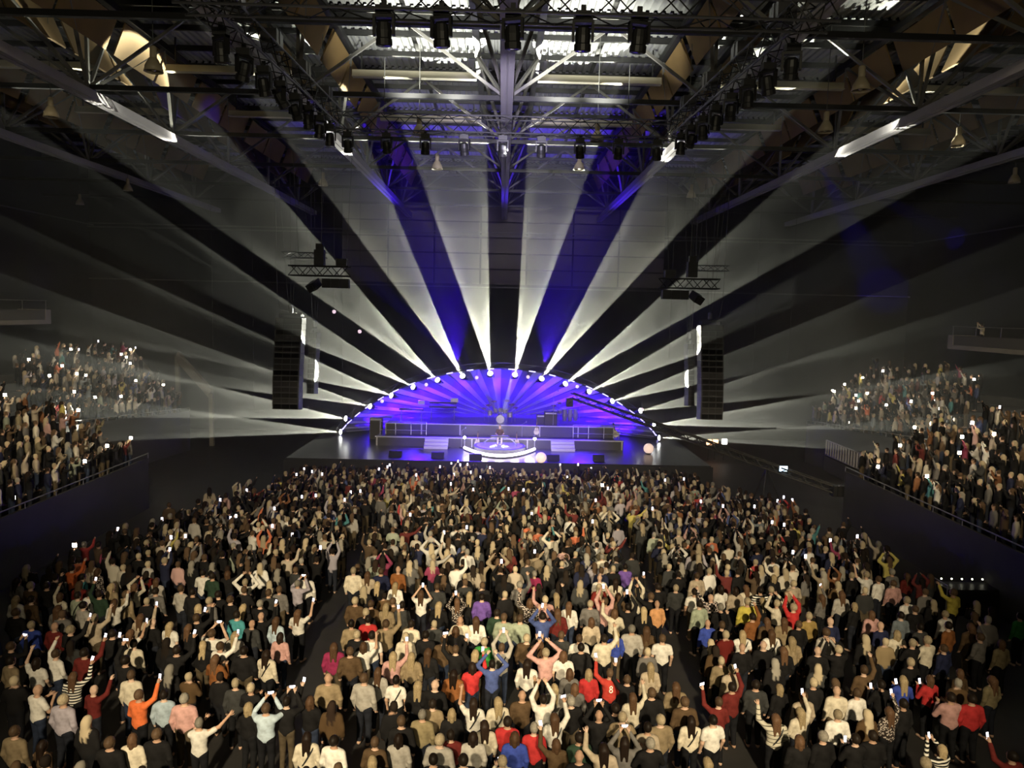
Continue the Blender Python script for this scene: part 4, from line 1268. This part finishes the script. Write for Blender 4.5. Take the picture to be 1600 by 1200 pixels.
for p in people:
    o = make_person(p['pos'], 0, p['s'], p['pose'], p['top'], p['hair'], p['fl'], rnd.uniform(-.25, .25)-math.atan2(p['pos'][0], 50-p['pos'][1])*-.6, rnd.choice(SKINS), TRS[rnd.choice((0, 0, 1, 1, 2, 3, 4))], rnd.uniform(.98, 1.16))
    tag(o, p['label'], 'person', 'standing audience on the arena floor')
    if 'p' in p['fl']:
        le, lw, re, rw = POSES[p['pose']]
        if p['pose'] in (3, 4, 6): c = (Vector(lw)+Vector(rw))/2+Vector((0, .05, .1)); land = p['pose'] == 3 and rnd.random() < .6
        else:
            e, w_ = (re, rw) if p['pose'] == 1 else (le, lw); c = Vector(w_)+(Vector(w_)-Vector(e)).normalized()*.11+Vector((0, .03, .03)); land = rnd.random() < .2
        q = bpy.data.objects.new('phone', ph.data); C.objects.link(q)
        M = Matrix.Translation(o.location) @ o.rotation_euler.to_matrix().to_4x4() @ Matrix.Diagonal((*o.scale, 1))
        q.location = M @ c; q.rotation_euler = (-.25, math.pi/2 if land else rnd.uniform(-.2, .2), o.rotation_euler.z)
        sc_ = bpy.data.objects.new('screen', phs.data); C.objects.link(sc_); sc_.parent = q
        cands = ['lit phone held by the person in %s, %s' % (p['g'], rel(p, r)) for r in p['near']] + ['lit phone of a %s wearer, %s' % (p['g'], rel(p, r)) for r in p['near']]
        tag(q, uniq(cands), 'phone', 'lit phones held up in the audience')
# singer behind the keyboard, spectator on the balcony
POSES[10] = ((-.27, .1, 1.14), (-.16, .36, 1.1), (.27, .1, 1.14), (.16, .36, 1.1))
o = make_person((RC.x, RC.y+.42), ZS+.02, .97, 10, 'br', 'so', '', math.pi, (.66, .45, .33), (.62, .55, .5), sit=True)
tag(o, 'singer in dark waistcoat seated at the keyboard inside the light ring', 'person')
stl = empty('stool', (RC.x, RC.y+.45, ZS+.39)); tag(stl, 'round stool under the singer inside the light ring', 'stool')
MB().lathe([(.2, .36), (.21, .39), (.2, .42)], 16).build('seat', M_black, stl)
for a in (.5, 2.6, 4.7): MB().tube([(0, 0, .36), (.2*math.cos(a), .2*math.sin(a), 0)], .02, 6).build('leg', M_rail, stl)
BP = atY(1535, 520, 49.0)
o = make_person((BP.x+.3, 49.0), 9.0, 1.0, 3, 'cr', 'sd', '', .6, SKINS[0], TRS[0])
EB = atY(1480, 545, 54); o.location = (EB.x+.85, 51.5, EB.z+.18)
tag(o, 'spectator in pale top standing at the right balcony handrail', 'person')

# ------------------------------------------------------------------ the rest of the crowd: too many and too small to tell apart
def crowd_protos(h):
    out = []
    for pose in (0, 0, 1, 2, 3, 4, 5, 6, 8):
        for hair in ('short', 'long'):
            lo, hi = bounds(pose, 'body'); G = grid(lo, hi, h)
            ds = [dressed(G, pose, k) - o_ for k, o_ in (('body', .004), ('top', .01), ('trousers', .008), (hair, .008))]
            V, Q = surface_nets(np.min(ds, 0), np.array(lo), h)
            e = np.stack([dressed(V[None, None], pose, k)[0, 0] - o_ for k, o_ in (('body', .004), ('top', .012), ('trousers', .01), (hair, .012))], 1)
            out.append((V, Q, e.argmin(1), pose))
    return out
PCOL = [dull(TOPS[k][0]) for k in ['bk']*34+['dg']*5+['nv']*5+['br']*4+['wh']*3+['cr']*4+['be']*3+['lg']*3+['gy']*5+['ta', 'ta', 'kh', 'dr', 'dr', 'pk', 'dn', 'rs', 'bg', 'gc', 'li', 'te', 'or', 'rd', 'ye', 'mg']]
DARKS = [TOPS[k][0] for k in ['bk']*9+['dg']*3+['nv']*2+['br']*2+['gy', 'dr', 'ta']]
HCOL = [HAIRS[k][1] for k in ('sd', 'sd', 'sb', 'sb', 'sg', 'so', 'so', 'ld')]
M_stuff = bpy.data.materials.new('crowd_clothes'); M_stuff.use_nodes = True
_nt = M_stuff.node_tree; _a = _nt.nodes.new('ShaderNodeVertexColor'); _a.layer_name = 'tint'
_nt.links.new(_a.outputs[0], _nt.nodes['Principled BSDF'].inputs['Base Color']); _nt.nodes['Principled BSDF'].inputs['Roughness'].default_value = .85; _nt.nodes['Principled BSDF'].inputs['Specular IOR Level'].default_value = .12
M_torch = mat('phone_torch', (1, 1, 1), .3, emit=(1, .86, .66), es=45)
M_scr = MATS['phone_screen']
def crowd(name, spots, protos, label, torch, seed, poses_w, colw=None):
    r = random.Random(seed); VS, QS, CS, MI = [], [], [], []; off = 0
    byp = {}
    for q in protos: byp.setdefault(q[3], []).append(q)
    for (x, y, z, rz) in spots:
        dark = name == 'crowd' and y < 26
        pose = r.choice((0, 0, 6)) if dark else r.choice(poses_w); V, Q, part, _ = r.choice(byp[pose])
        s = r.uniform(.94, 1.06); c, sn = math.cos(rz), math.sin(rz)
        W = V*s; W = np.stack([W[:, 0]*c-W[:, 1]*sn+x, W[:, 0]*sn+W[:, 1]*c+y, W[:, 2]+z], 1)
        f = r.uniform(.75, 1.1)
        pal = np.array([r.choice(SKINS), tuple(k*f for k in r.choice(DARKS if dark else PCOL)), r.choice(TRS), (lambda m, q: tuple(k*m for k in q))(r.uniform(.7, 1.2), r.choice(HCOL))])
        VS.append(W); QS.append(Q+off); CS.append(pal[part]); MI.append(np.zeros(len(Q), np.int32)); off += len(W)
        if r.random() < torch[0] or (pose in (1, 2, 3, 4) and r.random() < torch[1]):
            big = r.random() < torch[2]
            le, lw, re, rw = POSES[pose]; p0 = np.array({1: rw, 2: lw}.get(pose, tuple((np.array(lw)+np.array(rw))/2)))+np.array((0, .03, .12))
            p0 = np.array((p0[0]*c-p0[1]*sn+x, p0[0]*sn+p0[1]*c+y, p0[2]+z))
            hw, hh = (.07, .07) if big else (.04, .075)
            bx = np.array([(i*hw, j*.02, k*hh) for i in (-1, 1) for j in (-1, 1) for k in (-1, 1)])+p0
            fq = np.array([(0, 1, 3, 2), (4, 6, 7, 5), (0, 4, 5, 1), (2, 3, 7, 6), (0, 2, 6, 4), (1, 5, 7, 3)])
            VS.append(bx); QS.append(fq+off); CS.append(np.ones((8, 3))); MI.append(np.full(6, 1 if big else 2, np.int32)); off += 8
    V = np.concatenate(VS); Q = np.concatenate(QS); Cc = np.concatenate(CS); mi = np.concatenate(MI)
    me = bpy.data.meshes.new(name); me.vertices.add(len(V)); me.vertices.foreach_set('co', V.ravel())
    me.loops.add(Q.size); me.loops.foreach_set('vertex_index', Q.ravel().astype(np.int32))
    me.polygons.add(len(Q)); me.polygons.foreach_set('loop_start', np.arange(0, Q.size, 4, dtype=np.int32)); me.polygons.foreach_set('loop_total', np.full(len(Q), 4, np.int32))
    for m in (M_stuff, M_torch, M_scr): me.materials.append(m)
    me.polygons.foreach_set('material_index', mi); me.polygons.foreach_set('use_smooth', np.ones(len(Q), bool))
    me.update(calc_edges=True)
    at = me.color_attributes.new('tint', 'FLOAT_COLOR', 'POINT'); at.data.foreach_set('color', np.concatenate([Cc, np.ones((len(Cc), 1))], 1).ravel())
    o = bpy.data.objects.new(name, me); C.objects.link(o); tag(o, label, 'crowd', kind='stuff'); return o
r_ = random.Random(3)
P1_ = crowd_protos(.055); P2_ = crowd_protos(.08)
occ = np.array([p['pos'] for p in people])
spots = []
Y = 26.3
while Y < 43.6:
    X = -16.4+r_.uniform(0, .3)
    while X < 16.2:
        x = X+r_.uniform(-.1, .1); y = Y+r_.uniform(-.22, .22)
        lim = 16.3 if Y < 31 else 16.3-(Y-31)*.32
        if Y > 40: lim = 12.2
        ok = abs(x) < lim and not (5.3 < abs(x) < 6.3 and Y < 36) and r_.random() < (.93 if abs(x) < lim-1.5 else .6)
        if Y < 29.5 and ((occ-np.array((x, y)))**2).sum(1).min() < .3: ok = False
        if ok: spots.append((x, y, 0, -math.atan2(-x, 50-y)*-.7*-1+r_.uniform(-.35, .35)))
        X += r_.uniform(.5, .68)
    Y += .78
for x, y in ((-13.5, 35.5), (-15.3, 34), (-12.8, 37.5), (-14.6, 37.0), (14.2, 36.5), (15.8, 33.0), (13.4, 39.3), (14.4, 38.6)): spots.append((x, y, 0, r_.uniform(-.3, .3)))
# gaps between the individually built people further forward
Y = 13.5
while Y < 26.3:
    X = -16.3
    while X < 16.3:
        x = X+r_.uniform(-.1, .1); y = Y+r_.uniform(-.15, .15)
        if not (-6.5 < x < -4.5 or 4.7 < x < 6.2) and ((occ-np.array((x, y)))**2).sum(1).min() > .42 and r_.random() < .62 and abs(x) < Y*.72-.4: spots.append((x, y, 0, r_.uniform(-.3, .3)))
        X += .66
    Y += .8
crowd('crowd', spots, P1_, 'dense standing audience filling the arena floor up to the stage', (.012, .16, .02), 11, [0]*12+[1, 1, 2, 2, 3, 3, 4, 5, 6, 6, 6, 8])
for s, nm in ((-1, 'left'), (1, 'right')):
    sp = []
    for blk, n_, dens in (('low', 7, .9), ('up', 9, .9)):
        for k, (a, b, z0, z1) in enumerate(ROWS[s, blk]):
            L = (b-a).length; u = .3
            while u < L-.2:
                f = u/L; p = a.lerp(b, f); z = z0+(z1-z0)*f
                keep = r_.random() < dens
                if blk == 'low' and p.y > 37.2 and k > 4: keep = False
                if blk == 'up' and f < .12+.02*k: keep = False
                if blk == 'up' and k > 6 and r_.random() < .3: keep = False
                if keep: sp.append((p.x+r_.uniform(-.1, .1), p.y, z, s*.9+r_.uniform(-.4, .4)))
                u += r_.uniform(.52, .72)
    crowd('stand_crowd', sp, P2_, 'spectators with phone torches packed in the %s grandstands' % nm, (.085, .12, .85), 20+s, [0]*5+[1, 2, 3, 3, 4, 5, 6, 6])

# ------------------------------------------------------------------ stage haze filling the air
hazy = empty('haze'); tag(hazy, 'thin stage haze hanging in the hall air', 'haze', kind='stuff')
for y0, y1, dens in ((28, 40, .0028), (40, 47, .0065), (47, 65.4, .012)):
    hz = bpy.data.materials.new('haze_air'); hz.use_nodes = True; nt = hz.node_tree; nt.nodes.clear()
    _o = nt.nodes.new('ShaderNodeOutputMaterial'); _v = nt.nodes.new('ShaderNodeVolumeScatter')
    _v.inputs['Color'].default_value = (.97, .97, .95, 1)
    _v.inputs['Density'].default_value = dens; _v.inputs['Anisotropy'].default_value = .5
    nt.links.new(_v.outputs[0], _o.inputs['Volume'])
    MB().box((-35.5, y0+.002, .02), (35.5, y1-.002, 22.3)).build('haze_layer', hz, hazy)
